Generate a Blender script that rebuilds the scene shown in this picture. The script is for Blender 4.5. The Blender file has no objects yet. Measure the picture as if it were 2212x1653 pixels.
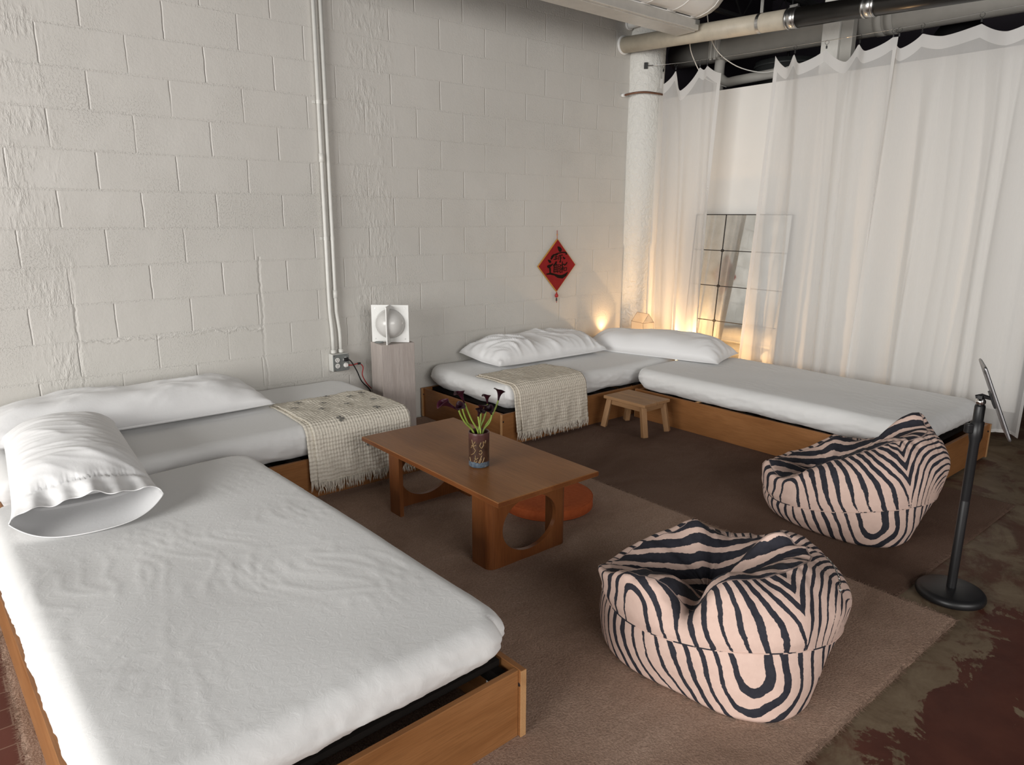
import bpy, math, random
import numpy as np
from mathutils import Vector, Matrix

scene = bpy.context.scene
COL = scene.collection

# ------------------------------------------------------------------ camera
cam_d = bpy.data.cameras.new('camera')
cam_d.sensor_width = 36.0
cam_d.lens = 1530.958 / 2212.0 * 36.0
cam_d.clip_start = 0.05
cam_d.clip_end = 60
cam = bpy.data.objects.new('camera', cam_d)
COL.objects.link(cam)
_right = Vector((0.76824054, -0.64014203, 0.00496572)).normalized()
_fwd = Vector((0.62413552, 0.74726111, -0.22815715)).normalized()
_up = _right.cross(_fwd).normalized()
_right = _fwd.cross(_up).normalized()
cam.matrix_world = Matrix((
    (_right.x, _up.x, -_fwd.x, -0.8322),
    (_right.y, _up.y, -_fwd.y, -4.4910),
    (_right.z, _up.z, -_fwd.z, 1.4982),
    (0, 0, 0, 1)))
scene.camera = cam

# ------------------------------------------------------------------ world, daylight, exposure
world = bpy.data.worlds.new('world')
scene.world = world
world.use_nodes = True
world.node_tree.nodes['Background'].inputs[0].default_value = (0.80, 0.90, 1.0, 1)
world.node_tree.nodes['Background'].inputs[1].default_value = 0.02


def area(name, loc, rot, sx, sy, power, color):
    l = bpy.data.lights.new(name, 'AREA')
    l.shape = 'RECTANGLE'
    l.size, l.size_y, l.energy, l.color = sx, sy, power, color
    o = bpy.data.objects.new(name, l)
    o.location = loc
    o.rotation_euler = rot
    COL.objects.link(o)
    return o


# daylight through the shop windows on the left and behind the camera
area('daylight_left_window', (-6.1, -3.5, 1.95), (0, math.radians(-90), 0), 2.9, 5.2, 590, (1.0, 0.988, 0.96))
area('daylight_front_window', (-0.3, -8.9, 2.5), (math.radians(90), 0, 0), 4.8, 2.4, 235, (1.0, 0.972, 0.94))

vs = scene.view_settings
vs.view_transform = 'Standard'
vs.look = 'None'
vs.exposure = 0.0
vs.gamma = 1.0
vs.use_curve_mapping = False
cy = scene.cycles
cy.max_bounces = 7
cy.diffuse_bounces = 4
cy.glossy_bounces = 3
cy.transmission_bounces = 6
cy.transparent_max_bounces = 10
cy.caustics_reflective = False
cy.caustics_refractive = False
cy.sample_clamp_indirect = 4.0
cy.use_denoising = True

# ------------------------------------------------------------------ noise
_rng = np.random.RandomState(7)
_perm = _rng.permutation(512)
_perm = np.concatenate([_perm, _perm, _perm])
_ga = _rng.rand(512) * 2 * np.pi
_gx, _gy = np.cos(_ga), np.sin(_ga)


def noise2(x, y, seed=0):
    x = np.asarray(x, float) + seed * 17.31
    y = np.asarray(y, float) + seed * 7.77
    xi = np.floor(x).astype(int)
    yi = np.floor(y).astype(int)
    xf, yf = x - xi, y - yi
    u = xf * xf * xf * (xf * (xf * 6 - 15) + 10)
    v = yf * yf * yf * (yf * (yf * 6 - 15) + 10)

    def g(ix, iy, dx, dy):
        h = _perm[(_perm[ix & 511] + iy) & 511]
        return _gx[h] * dx + _gy[h] * dy
    a = g(xi, yi, xf, yf)
    b = g(xi + 1, yi, xf - 1, yf)
    c = g(xi, yi + 1, xf, yf - 1)
    d = g(xi + 1, yi + 1, xf - 1, yf - 1)
    return ((a + u * (b - a)) * (1 - v) + (c + u * (d - c)) * v) * 1.5


def fbm(x, y, seed=0, o=3):
    s, a = 0, 1.0
    for k in range(o):
        s = s + a * noise2(np.asarray(x) * 2 ** k, np.asarray(y) * 2 ** k, seed + k)
        a *= .5
    return s


def crease(x, y, seed=0, p=5.0):
    return (1 - np.abs(np.clip(noise2(x, y, seed) * 1.6, -1, 1))) ** p


def sstep(a, b, x):
    t = np.clip((np.asarray(x, float) - a) / (b - a), 0, 1)
    return t * t * (3 - 2 * t)


# ------------------------------------------------------------------ object helpers
def mesh_obj(name, V, F, mat=None, parent=None, smooth=True, loc=None, rot=None, attrs=None):
    me = bpy.data.meshes.new(name)
    if isinstance(V, np.ndarray):
        V = V.tolist()
    me.from_pydata(V, [], [tuple(int(i) for i in f) for f in F])
    if smooth:
        me.polygons.foreach_set('use_smooth', [True] * len(me.polygons))
    if attrs:
        for k, a in attrs.items():
            at = me.attributes.new(k, 'FLOAT', 'POINT')
            at.data.foreach_set('value', np.asarray(a, dtype=np.float32))
    me.update()
    if mat is not None:
        me.materials.append(mat)
    o = bpy.data.objects.new(name, me)
    COL.objects.link(o)
    if parent is not None:
        o.parent = parent
    if loc is not None:
        o.location = loc
    if rot is not None:
        o.rotation_euler = rot
    return o


def tag(o, label, cat, group=None):
    o['label'] = label
    o['category'] = cat
    if group:
        o['group'] = group
    return o


def struct(o):
    o['kind'] = 'structure'
    return o


def thing(name, label, cat, loc=(0, 0, 0), rotz=0.0, group=None):
    o = bpy.data.objects.new(name, None)
    o.empty_display_size = .1
    COL.objects.link(o)
    o.location = loc
    o.rotation_euler = (0, 0, rotz)
    return tag(o, label, cat, group)


def copy_tree(o, parent=None):
    c = o.copy()
    COL.objects.link(c)
    if parent is not None:
        c.parent = parent
    for ch in list(o.children):
        copy_tree(ch, c)
    return c


class MB:
    """collects shapes that belong to ONE part"""

    def __init__(s):
        s.V, s.F = [], []

    def add(s, V, F):
        n = len(s.V)
        s.V += [tuple(v) for v in V]
        s.F += [tuple(int(i) + n for i in f) for f in F]
        return s

    def box(s, x0, x1, y0, y1, z0, z1, M=None):
        V = [(x0, y0, z0), (x1, y0, z0), (x1, y1, z0), (x0, y1, z0), (x0, y0, z1), (x1, y0, z1), (x1, y1, z1), (x0, y1, z1)]
        if M is not None:
            V = [tuple(M @ Vector(v)) for v in V]
        return s.add(V, [(3, 2, 1, 0), (4, 5, 6, 7), (0, 1, 5, 4), (1, 2, 6, 5), (2, 3, 7, 6), (3, 0, 4, 7)])

    def tube(s, pts, r, n=12, cap=True):
        pts = [Vector(p) for p in pts]
        m = len(pts)
        rs = r if isinstance(r, (list, tuple)) else [r] * m
        V, F = [], []
        up = None
        for i, p in enumerate(pts):
            t = (pts[min(i + 1, m - 1)] - pts[max(i - 1, 0)]).normalized()
            if up is None:
                a = Vector((0, 0, 1)) if abs(t.z) < .9 else Vector((1, 0, 0))
                up = (a - t * a.dot(t)).normalized()
            else:
                up = (up - t * up.dot(t)).normalized()
            sd = t.cross(up)
            for k in range(n):
                an = 2 * math.pi * k / n
                V.append(p + (up * math.cos(an) + sd * math.sin(an)) * rs[i])
        for i in range(m - 1):
            for k in range(n):
                k2 = (k + 1) % n
                F.append((i * n + k, i * n + k2, (i + 1) * n + k2, (i + 1) * n + k))
        if cap:
            F.append(tuple(reversed(range(n))))
            F.append(tuple((m - 1) * n + k for k in range(n)))
        return s.add(V, F)

    def lathe(s, prof, n=40, c=(0, 0, 0), closed_ends=True):
        V, F = [], []
        for (r, z) in prof:
            for k in range(n):
                a = 2 * math.pi * k / n
                V.append((c[0] + r * math.cos(a), c[1] + r * math.sin(a), c[2] + z))
        for i in range(len(prof) - 1):
            for k in range(n):
                k2 = (k + 1) % n
                F.append((i * n + k, i * n + k2, (i + 1) * n + k2, (i + 1) * n + k))
        if closed_ends:
            F.append(tuple(reversed(range(n))))
            F.append(tuple((len(prof) - 1) * n + k for k in range(n)))
        return s.add(V, F)

    def prism(s, poly, axis, a0, a1, M=None):
        """polygon in the plane across `axis`, pushed from a0 to a1"""
        n = len(poly)

        def P(p, a):
            v = {'x': (a, p[0], p[1]), 'y': (p[0], a, p[1]), 'z': (p[0], p[1], a)}[axis]
            return tuple(M @ Vector(v)) if M is not None else v
        V = [P(p, a0) for p in poly] + [P(p, a1) for p in poly]
        F = [tuple(range(n)), tuple(reversed(range(n, 2 * n)))]
        for k in range(n):
            k2 = (k + 1) % n
            F.append((k, n + k, n + k2, k2))
        return s.add(V, F)

    def build(s, name, mat, parent=None, smooth=False, bevel=0, loc=None, rot=None, autosmooth=True):
        o = mesh_obj(name, s.V, s.F, mat, parent, smooth, loc, rot)
        if bevel:
            b = o.modifiers.new('bevel', 'BEVEL')
            b.width = bevel
            b.segments = 2
            b.limit_method = 'ANGLE'
            b.angle_limit = math.radians(40)
        if smooth and autosmooth:
            for p in o.data.polygons:
                if len(p.vertices) > 8:
                    p.use_smooth = False
        return o


def grid_faces(nu, nv, closed_u=False, flip=False):
    F = []
    for i in range(nu - (0 if closed_u else 1)):
        i2 = (i + 1) % nu
        for j in range(nv - 1):
            f = (i * nv + j, i2 * nv + j, i2 * nv + j + 1, i * nv + j + 1)
            F.append(f[::-1] if flip else f)
    return F


def rounded_box(lx, ly, lz, r, res):
    h = np.array([lx, ly, lz]) / 2
    r = np.array(r, float)
    n = [max(2, int(math.ceil(2 * h[k] / res))) for k in range(3)]
    ax = [np.linspace(-h[k], h[k], n[k] + 1) for k in range(3)]
    Vs, Fs, off = [], [], 0
    for a in range(3):
        u, v = (a + 1) % 3, (a + 2) % 3
        for sg in (-1, 1):
            U, W = np.meshgrid(ax[u], ax[v], indexing='ij')
            P = np.zeros(U.shape + (3,))
            P[..., u], P[..., v], P[..., a] = U, W, sg * h[a]
            nu, nv = U.shape
            F = np.array(grid_faces(nu, nv, flip=(sg < 0))) + off
            Vs.append(P.reshape(-1, 3))
            Fs.append(F)
            off += nu * nv
    V = np.concatenate(Vs)
    F = np.concatenate(Fs)
    key = np.round(V * 20000).astype(np.int64)
    _, idx, inv = np.unique(key, axis=0, return_index=True, return_inverse=True)
    V = V[idx]
    F = inv.reshape(-1)[F]
    q = np.clip(V, -(h - r), h - r)
    d = (V - q) / r
    L = np.linalg.norm(d, axis=1, keepdims=True)
    L[L == 0] = 1
    return q + r * d / L, F


# ------------------------------------------------------------------ material helpers
class NT:
    def __init__(s, name):
        s.m = bpy.data.materials.new(name)
        s.m.use_nodes = True
        s.t = s.m.node_tree
        s.N = s.t.nodes
        s.b = s.N['Principled BSDF']
        s.out = s.N['Material Output']

    def n(s, typ, **kw):
        nd = s.N.new(typ)
        for k, v in kw.items():
            if k.startswith('i_'):
                key = k[2:]
                key = int(key) if key.isdigit() else key.replace('_', ' ')
                nd.inputs[key].default_value = v
            else:
                setattr(nd, k, v)
        return nd

    def l(s, a, b):
        s.t.links.new(a, b)

    def coord(s, kind='Object', scale=(1, 1, 1), loc=(0, 0, 0), rot=(0, 0, 0)):
        c = s.n('ShaderNodeTexCoord')
        m = s.n('ShaderNodeMapping')
        m.inputs['Scale'].default_value = scale
        m.inputs['Location'].default_value = loc
        m.inputs['Rotation'].default_value = rot
        s.l(c.outputs[kind], m.inputs[0])
        return m.outputs[0]

    def noise(s, vec, scale, detail=4, rough=.55, dist=0.0):
        nd = s.n('ShaderNodeTexNoise')
        nd.inputs['Scale'].default_value = scale
        nd.inputs['Detail'].default_value = detail
        nd.inputs['Roughness'].default_value = rough
        nd.inputs['Distortion'].default_value = dist
        s.l(vec, nd.inputs['Vector'])
        return nd.outputs[0]

    def ramp(s, fac, stops, interp='LINEAR'):
        r = s.n('ShaderNodeValToRGB')
        r.color_ramp.interpolation = interp
        el = r.color_ramp.elements
        while len(el) < len(stops):
            el.new(.5)
        for e, (p, c) in zip(el, stops):
            e.position = p
            e.color = (c, c, c, 1) if isinstance(c, (int, float)) else (*c, 1)
        s.l(fac, r.inputs[0])
        return r.outputs[0]

    def mix(s, fac, a, b, typ='MIX'):
        m = s.n('ShaderNodeMix', data_type='RGBA', blend_type=typ)
        for val, sock in ((fac, m.inputs[0]), (a, m.inputs[6]), (b, m.inputs[7])):
            if isinstance(val, (int, float)):
                sock.default_value = val
            elif isinstance(val, (tuple, list)):
                sock.default_value = (*val, 1)
            else:
                s.l(val, sock)
        return m.outputs[2]

    def math(s, op, a, b=None, c=None):
        m = s.n('ShaderNodeMath', operation=op)
        for k, v in enumerate((a, b, c)):
            if v is None:
                continue
            if isinstance(v, (int, float)):
                m.inputs[k].default_value = v
            else:
                s.l(v, m.inputs[k])
        return m.outputs[0]

    def bump(s, height, strength=.3, dist=.01, normal=None):
        b = s.n('ShaderNodeBump')
        b.inputs['Strength'].default_value = strength
        b.inputs['Distance'].default_value = dist
        s.l(height, b.inputs['Height'])
        if normal is not None:
            s.l(normal, b.inputs['Normal'])
        return b.outputs[0]

    def fin(s, color=None, rough=.5, metal=0.0, normal=None, spec=.5, **kw):
        b = s.b
        if color is not None:
            if isinstance(color, (tuple, list)):
                b.inputs['Base Color'].default_value = (*color, 1)
            else:
                s.l(color, b.inputs['Base Color'])
        if isinstance(rough, (int, float)):
            b.inputs['Roughness'].default_value = rough
        else:
            s.l(rough, b.inputs['Roughness'])
        b.inputs['Metallic'].default_value = metal
        b.inputs['Specular IOR Level'].default_value = spec
        for k, v in kw.items():
            b.inputs[k.replace('_', ' ')].default_value = v
        if normal is not None:
            s.l(normal, b.inputs['Normal'])
        return s.m


def simple(name, col, rough=.5, metal=0.0, var=.08, scale=12, spec=.5, bump=0.0):
    t = NT(name)
    v = t.coord()
    nz = t.noise(v, scale, 4)
    c = t.ramp(nz, [(.25, tuple(x * (1 - var) for x in col)), (.75, tuple(min(1, x * (1 + var)) for x in col))])
    nm = t.bump(nz, bump, .004) if bump else None
    return t.fin(c, rough, metal, nm, spec)


def wood(name, c0, c1, c2, rough=.42, stretch=9.0, scale=9.0, fine=90, spec=.4):
    """grain runs along local x"""
    t = NT(name)
    v = t.coord(scale=(1.0, stretch, stretch))
    big = t.noise(v, scale * .22, 3, .5, .6)
    v2 = t.coord(scale=(1.0, 26, 26))
    fn = t.noise(v2, fine * .12, 4, .6)
    col = t.ramp(big, [(.28, c0), (.5, c1), (.74, c2)])
    col = t.mix(t.math('MULTIPLY', t.ramp(fn, [(.35, 1.0), (.6, 0.0)]), .38), col, tuple(x * .62 for x in c0))
    return t.fin(col, rough, 0, t.bump(fn, .06, .002), spec)


def sheet_mat(name, col=(.735, .735, .73), b=.35):
    t = NT(name)
    v = t.coord()
    a = t.noise(t.coord(scale=(1, 1, 1)), 34, 4, .55, 1.2)
    w = t.noise(v, 260, 2)
    h = t.math('ADD', t.math('MULTIPLY', a, 1.0), t.math('MULTIPLY', w, .12))
    t.b.inputs['Sheen Weight'].default_value = .12
    return t.fin(col, .82, 0, t.bump(h, b, .0022), .25)


M = {}
M['sheet'] = sheet_mat('cotton_sheet')
M['pillow'] = sheet_mat('pillow_cotton', (.84, .84, .845), .25)
M['frame'] = wood('beech_laminate', (.235, .098, .033), (.295, .130, .047), (.345, .160, .062), .42, 6, 6, 90, .25)
M['frame_edge'] = wood('beech_edge', (.46, .25, .11), (.56, .32, .15), (.62, .37, .18), .45, 6, 6)
M['table'] = wood('teak_table', (.175, .068, .021), (.255, .108, .036), (.325, .150, .056), .36, 2.4, 6, 60, .2)
M['table_leg'] = wood('teak_leg', (.105, .032, .010), (.165, .055, .017), (.215, .080, .027), .32, 5, 6, 80)
M['stool'] = wood('oak_stool', (.24, .122, .052), (.345, .19, .088), (.42, .245, .122), .6, 7, 8, 100)
M['plinth'] = wood('limed_plinth', (.40, .345, .315), (.46, .405, .375), (.51, .455, .425), .7, 14, 9, 120)
M['black'] = simple('black_coating', (.010, .010, .011), .42, 0, .2)
M['black_matte'] = simple('black_cloth', (.012, .011, .012), .9, 0, .3)
M['gap_shade'] = simple('gap_shade', (.010, .008, .007), .85, 0, .2, 12, .1)  # near black on slats and ledgers, standing in for shade under the mattress
M['steel'] = simple('brushed_steel', (.55, .55, .54), .28, 1.0, .1, 40)
M['chrome'] = simple('chrome', (.85, .85, .85), .06, 1.0, .02)
M['white_paint'] = simple('white_enamel', (.78, .78, .76), .35, 0, .04, 6)
M['white_plastic'] = simple('white_plastic', (.80, .79, .76), .4, 0, .02)
M['conduit'] = simple('painted_conduit', (.66, .655, .62), .38, 0, .06, 20)
M['grey_box'] = simple('outlet_box_grey', (.20, .215, .21), .5, .3, .15, 30)


def throw_mat(name, c0, c1):
    t = NT(name)
    v = t.coord('UV')
    n1 = t.noise(t.coord('UV', (1, 5, 1)), 34, 3, .6)
    n2 = t.noise(t.coord('UV', (6, 1, 1)), 30, 3, .6)
    w1 = t.n('ShaderNodeTexWave', wave_type='BANDS', bands_direction='Y')
    w1.inputs['Scale'].default_value = 14
    w1.inputs['Distortion'].default_value = 2.2
    w1.inputs['Detail'].default_value = 3
    w1.inputs['Detail Scale'].default_value = 2
    t.l(v, w1.inputs[0])
    w2 = t.n('ShaderNodeTexWave', wave_type='BANDS', bands_direction='X')
    w2.inputs['Scale'].default_value = 18
    w2.inputs['Distortion'].default_value = 1.6
    w2.inputs['Detail'].default_value = 2
    t.l(v, w2.inputs[0])
    h = t.math('ADD', t.math('MULTIPLY', w1.outputs[1], .8), t.math('MULTIPLY', w2.outputs[1], .35))
    h = t.math('ADD', h, t.math('MULTIPLY', t.math('ADD', n1, n2), .5))
    c = t.mix(t.ramp(h, [(.45, 0.0), (.85, 1.0)]), c0, c1)
    return t.fin(c, .95, 0, t.bump(h, .75, .006), .1)


M['throw'] = throw_mat('gauze_throw', (.655, .60, .505), (.745, .695, .60))
M['throw_tone'] = throw_mat('gauze_throw_plain', (.62, .56, .465), (.69, .63, .535))
M['fringe'] = simple('throw_fringe', (.66, .605, .52), .95, 0, .2, 60)
M['motif'] = simple('motif_thread', (.17, .165, .15), .95, 0, .25, 150)

# ------------------------------------------------------------------ setting materials
def block_wall_mat():
    t = NT('painted_block')
    v0 = t.coord('Object')
    sep = t.n('ShaderNodeSeparateXYZ')
    t.l(v0, sep.inputs[0])
    # slight waviness of the joints
    wob = t.noise(v0, 9, 3, .6)
    wx = t.math('MULTIPLY', t.math('SUBTRACT', wob, .5), .012)
    cb = t.n('ShaderNodeCombineXYZ')
    t.l(t.math('ADD', t.math('ADD', sep.outputs[0], .2032 + 40 * .4064), wx), cb.inputs[0])
    t.l(t.math('ADD', t.math('ADD', sep.outputs[2], 20 * .2032), wx), cb.inputs[1])
    br = t.n('ShaderNodeTexBrick', offset=.5, offset_frequency=2, squash=1.0)
    br.inputs['Scale'].default_value = 1
    br.inputs['Brick Width'].default_value = .4064
    br.inputs['Row Height'].default_value = .2032
    br.inputs['Mortar Size'].default_value = .0065
    br.inputs['Mortar Smooth'].default_value = 1.0
    br.inputs['Bias'].default_value = 0
    t.l(cb.outputs[0], br.inputs['Vector'])
    mort = br.outputs['Fac']
    # how crisp the joint is varies over the wall, horizontal joints are mostly filled with paint
    mask = t.ramp(t.noise(v0, 2.3, 3), [(.36, .12), (.60, 1.0)])
    br2 = t.n('ShaderNodeTexBrick', offset=0.0, offset_frequency=2)
    br2.inputs['Scale'].default_value = 1
    br2.inputs['Brick Width'].default_value = 400.0
    br2.inputs['Row Height'].default_value = .2032
    br2.inputs['Mortar Size'].default_value = .012
    br2.inputs['Mortar Smooth'].default_value = .8
    t.l(cb.outputs[0], br2.inputs['Vector'])
    horiz = br2.outputs['Fac']
    keep = t.math('SUBTRACT', 1.0, t.math('MULTIPLY', horiz, .82))
    groove = t.math('MULTIPLY', t.math('MULTIPLY', mort, mask), keep)
    # drips and crumbs along joints and in patches
    crumbs = t.noise(v0, 95, 4, .65)
    patch = t.ramp(t.noise(v0, 1.7, 3, .6), [(.46, 0.0), (.66, 1.0)])
    cl = t.math('MULTIPLY', t.ramp(crumbs, [(.50, 0.0), (.74, 1.0)]), t.math('ADD', t.math('MULTIPLY', patch, .9), t.math('MULTIPLY', horiz, .8)))
    fine = t.noise(v0, 60, 5, .6)
    low = t.noise(v0, 3.2, 3, .5)
    # rough rendered strip right of the conduits, and the outline of a walled-up opening low on the left
    d1 = t.math('ABSOLUTE', t.math('SUBTRACT', sep.outputs[0], 1.66))
    d1 = t.math('MINIMUM', d1, t.math('ADD', t.math('ABSOLUTE', t.math('ADD', sep.outputs[0], .31)), .05))
    strip = t.math('MULTIPLY', t.ramp(d1, [(.10, 1.0), (.24, 0.0)]), t.ramp(t.noise(v0, 6, 3), [(.42, 0.0), (.6, 1.0)]))
    rough2 = t.ramp(t.noise(t.coord(scale=(1.6, 1, .55)), 26, 4, .6), [(.42, 0.0), (.66, 1.0)])
    cl = t.math('ADD', cl, t.math('MULTIPLY', strip, t.math('MULTIPLY', rough2, 1.5)))
    lines = None
    low_ = t.math('LESS_THAN', sep.outputs[2], 1.245)
    for xe in (-.195, .835):
        e = t.math('ADD', t.math('SUBTRACT', sep.outputs[0], xe), t.math('MULTIPLY', t.math('SUBTRACT', wob, .5), .05))
        ln = t.math('MULTIPLY', t.ramp(t.math('ABSOLUTE', e), [(.0, 1.0), (.012, 0.0)]), low_)
        lines = ln if lines is None else t.math('ADD', lines, ln)
    # ragged lower lip of the walled-up opening
    zz = t.math('ADD', t.math('SUBTRACT', sep.outputs[2], .80), t.math('MULTIPLY', t.math('SUBTRACT', t.noise(v0, 7, 4, .6), .5), .12))
    span = t.math('MULTIPLY', t.math('GREATER_THAN', sep.outputs[0], -.195), t.math('LESS_THAN', sep.outputs[0], .835))
    lip = t.math('MULTIPLY', t.ramp(t.math('ABSOLUTE', zz), [(0.0, 1.0), (.012, 0.0)]), span)
    cl = t.math('ADD', cl, t.math('MULTIPLY', lip, 1.3))
    groove = t.math('ADD', groove, t.math('MULTIPLY', lines, t.math('MULTIPLY', mask, .8)))
    h = t.math('ADD', t.math('MULTIPLY', groove, -1.0), t.math('MULTIPLY', cl, .42))
    h = t.math('ADD', h, t.math('MULTIPLY', fine, .16))
    h = t.math('ADD', h, t.math('MULTIPLY', low, .9))
    nm = t.bump(h, .62, .009)
    col = t.ramp(t.noise(v0, 1.1, 4, .6), [(.3, (.565, .548, .512)), (.7, (.62, .602, .566))])
    return t.fin(col, t.ramp(t.noise(v0, 5, 3), [(.3, .36), (.7, .52)]), 0, nm, .42)


def stucco_mat():
    t = NT('rough_white_column')
    v = t.coord()
    n = t.noise(t.coord(scale=(1, 1, .8)), 30, 4, .55, .8)
    n2 = t.noise(v, 9, 3)
    h = t.math('ADD', t.ramp(n, [(.35, 0.0), (.65, 1.0)]), n2)
    return t.fin((.70, .695, .66), .5, 0, t.bump(h, .42, .012), .4)


def floor_mat():
    t = NT('worn_painted_floor')
    v = t.coord()
    sep = t.n('ShaderNodeSeparateXYZ')
    t.l(v, sep.inputs[0])
    n = t.noise(v, 2.4, 9, .66, 1.2)
    red = t.ramp(t.noise(v, 5, 5, .65), [(.3, (.062, .020, .014)), (.7, (.095, .032, .021))])
    con = t.ramp(t.noise(v, 4.5, 8, .72, .8), [(.25, (.065, .043, .026)), (.45, (.145, .104, .066)), (.6, (.185, .140, .092)), (.8, (.27, .21, .14))])
    con = t.mix(t.ramp(t.noise(t.coord(loc=(5, 2, 0)), 2.6, 6, .7, 1.0), [(.50, 0.0), (.60, .75)]), con, red)
    # bare concrete shows in patches and towards the far side
    bias = t.math('MULTIPLY', t.math('ADD', sep.outputs[1], 3.86), .8)
    pm = t.ramp(t.math('ADD', n, bias), [(.50, 0.0), (.52, 1.0)])
    scr = t.noise(t.coord(scale=(1, 6, 1), rot=(0, 0, .6)), 14, 5, .7)
    col = t.mix(pm, red, con)
    col = t.mix(t.ramp(scr, [(.69, 0.0), (.76, .55)]), col, (.22, .18, .13))
    # quarry tiles left of the beds
    br = t.n('ShaderNodeTexBrick', offset=.5)
    br.inputs['Scale'].default_value = 1
    br.inputs['Brick Width'].default_value = .20
    br.inputs['Row Height'].default_value = .10
    br.inputs['Mortar Size'].default_value = .0022
    br.inputs['Color1'].default_value = (.105, .034, .024, 1)
    br.inputs['Color2'].default_value = (.135, .044, .031, 1)
    br.inputs['Mortar'].default_value = (.24, .15, .11, 1)
    t.l(v, br.inputs[0])
    sel = t.math('LESS_THAN', sep.outputs[0], -.5)
    col = t.mix(sel, col, br.outputs[0])
    nm = t.bump(n, .12, .01)
    return t.fin(col, t.ramp(n, [(.3, .45), (.7, .65)]), 0, nm, .22)


M['wall'] = block_wall_mat()
M['stucco'] = stucco_mat()
M['floor'] = floor_mat()
M['dark_wall'] = simple('dark_plum_paint', (.022, .017, .026), .8, 0, .2, 3)
M['ceiling'] = simple('black_ceiling', (.012, .012, .013), .9, 0, .3, 5)
M['drywall'] = simple('white_drywall', (.84, .83, .80), .6, 0, .02, 2)
M['room_paint'] = simple('room_paint', (.78, .76, .72), .8, 0, .05, 2)


def rug_mat(name, a, b, c, sc=140, mot=2.0):
    t = NT(name)
    v = t.coord()
    fine = t.noise(v, sc, 4, .7)
    blot = t.noise(t.coord(scale=(1, 1.8, 1)), mot, 5, .6, .5)
    col = t.ramp(blot, [(.28, a), (.5, b), (.72, c)])
    col = t.mix(t.ramp(fine, [(.38, .5), (.62, 0.0)]), col, tuple(x * .5 for x in a))
    t.b.inputs['Sheen Weight'].default_value = .05
    t.b.inputs['Sheen Roughness'].default_value = .6
    t.b.inputs['Sheen Tint'].default_value = (.8, .6, .5, 1)
    return t.fin(col, .95, 0, t.bump(t.math('ADD', fine, t.math('MULTIPLY', t.noise(v, 18, 4), .8)), .8, .012), .05)


M['rug_light'] = rug_mat('taupe_rug', (.31, .205, .150), (.42, .287, .216), (.50, .355, .275))
M['rug_dark'] = rug_mat('brown_rug', (.140, .083, .060), (.190, .119, .088), (.23, .15, .114), 200, 1.6)

# ------------------------------------------------------------------ the room
FZ = -0.012
struct(mesh_obj('floor', [(-6.2, -9.2, FZ), (6.6, -9.2, FZ), (6.6, .6, FZ), (-6.2, .6, FZ)], [(0, 1, 2, 3)], M['floor'], smooth=False))
o = MB().box(-6.2, 4.42, 0, .19, FZ, 3.75).build('wall_back', M['wall'])
struct(o)
struct(MB().box(4.42, 6.8, .10, .3, FZ, 3.75).build('wall_alcove', M['dark_wall']))
struct(MB().box(6.6, 6.8, -9.4, .1, FZ, 3.75).build('wall_right', M['dark_wall']))
struct(MB().box(-6.4, 6.8, -9.4, .3, 3.75, 3.9).build('ceiling', M['ceiling']))
# the wall on the left with the window bay daylight comes through, and the front wall with the shop window
mb = MB()
mb.box(-6.4, -6.2, -9.2, -6.2, FZ, 3.75).box(-6.4, -6.2, -.8, .19, FZ, 3.75).box(-6.4, -6.2, -6.2, -.8, FZ, .45).box(-6.4, -6.2, -6.2, -.8, 3.45, 3.75)
struct(mb.build('wall_left', M['room_paint']))
mb = MB()
mb.box(-6.4, -2.8, -9.4, -9.2, FZ, 3.75).box(2.2, 6.6, -9.4, -9.2, FZ, 3.75).box(-2.8, 2.2, -9.4, -9.2, FZ, .95).box(-2.8, 2.2, -9.4, -9.2, 3.5, 3.75)
struct(mb.build('wall_front', M['room_paint']))

# rough round column in the corner
mb = MB()
mb.lathe([(.165, FZ), (.165, 1.24), (.172, 1.245), (.172, 1.255), (.178, 1.26), (.185, 2.2), (.180, 2.6), (.185, 3.0), (.165, 3.1), (.16, 3.75)], 48, (4.435, -.01, 0))
struct(mb.build('column', M['stucco'], smooth=True))

# white partition board behind the curtains
mb = MB().box(4.74, 4.76, -3.12, .08, .22, 2.57)
for y in (-2.7, -.1):
    mb.box(4.742, 4.758, y - .04, y + .04, FZ, .22)
struct(mb.build('wall_partition', M['drywall']))
# black joists under the ceiling
mb = MB()
for k in range(8):
    y = -.5 - k * .62
    mb.box(-6.1, 6.5, y - .02, y + .02, 3.5, 3.54).box(-6.1, 6.5, y - .02, y + .02, 3.22, 3.25)
    for q in range(22):
        x0 = -3.4 + q * .45
        mb.tube([(x0, y, 3.23), (x0 + .225, y, 3.52), (x0 + .45, y, 3.23)], .008, 5)
struct(mb.build('ceiling_joists', M['ceiling']))

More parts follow.
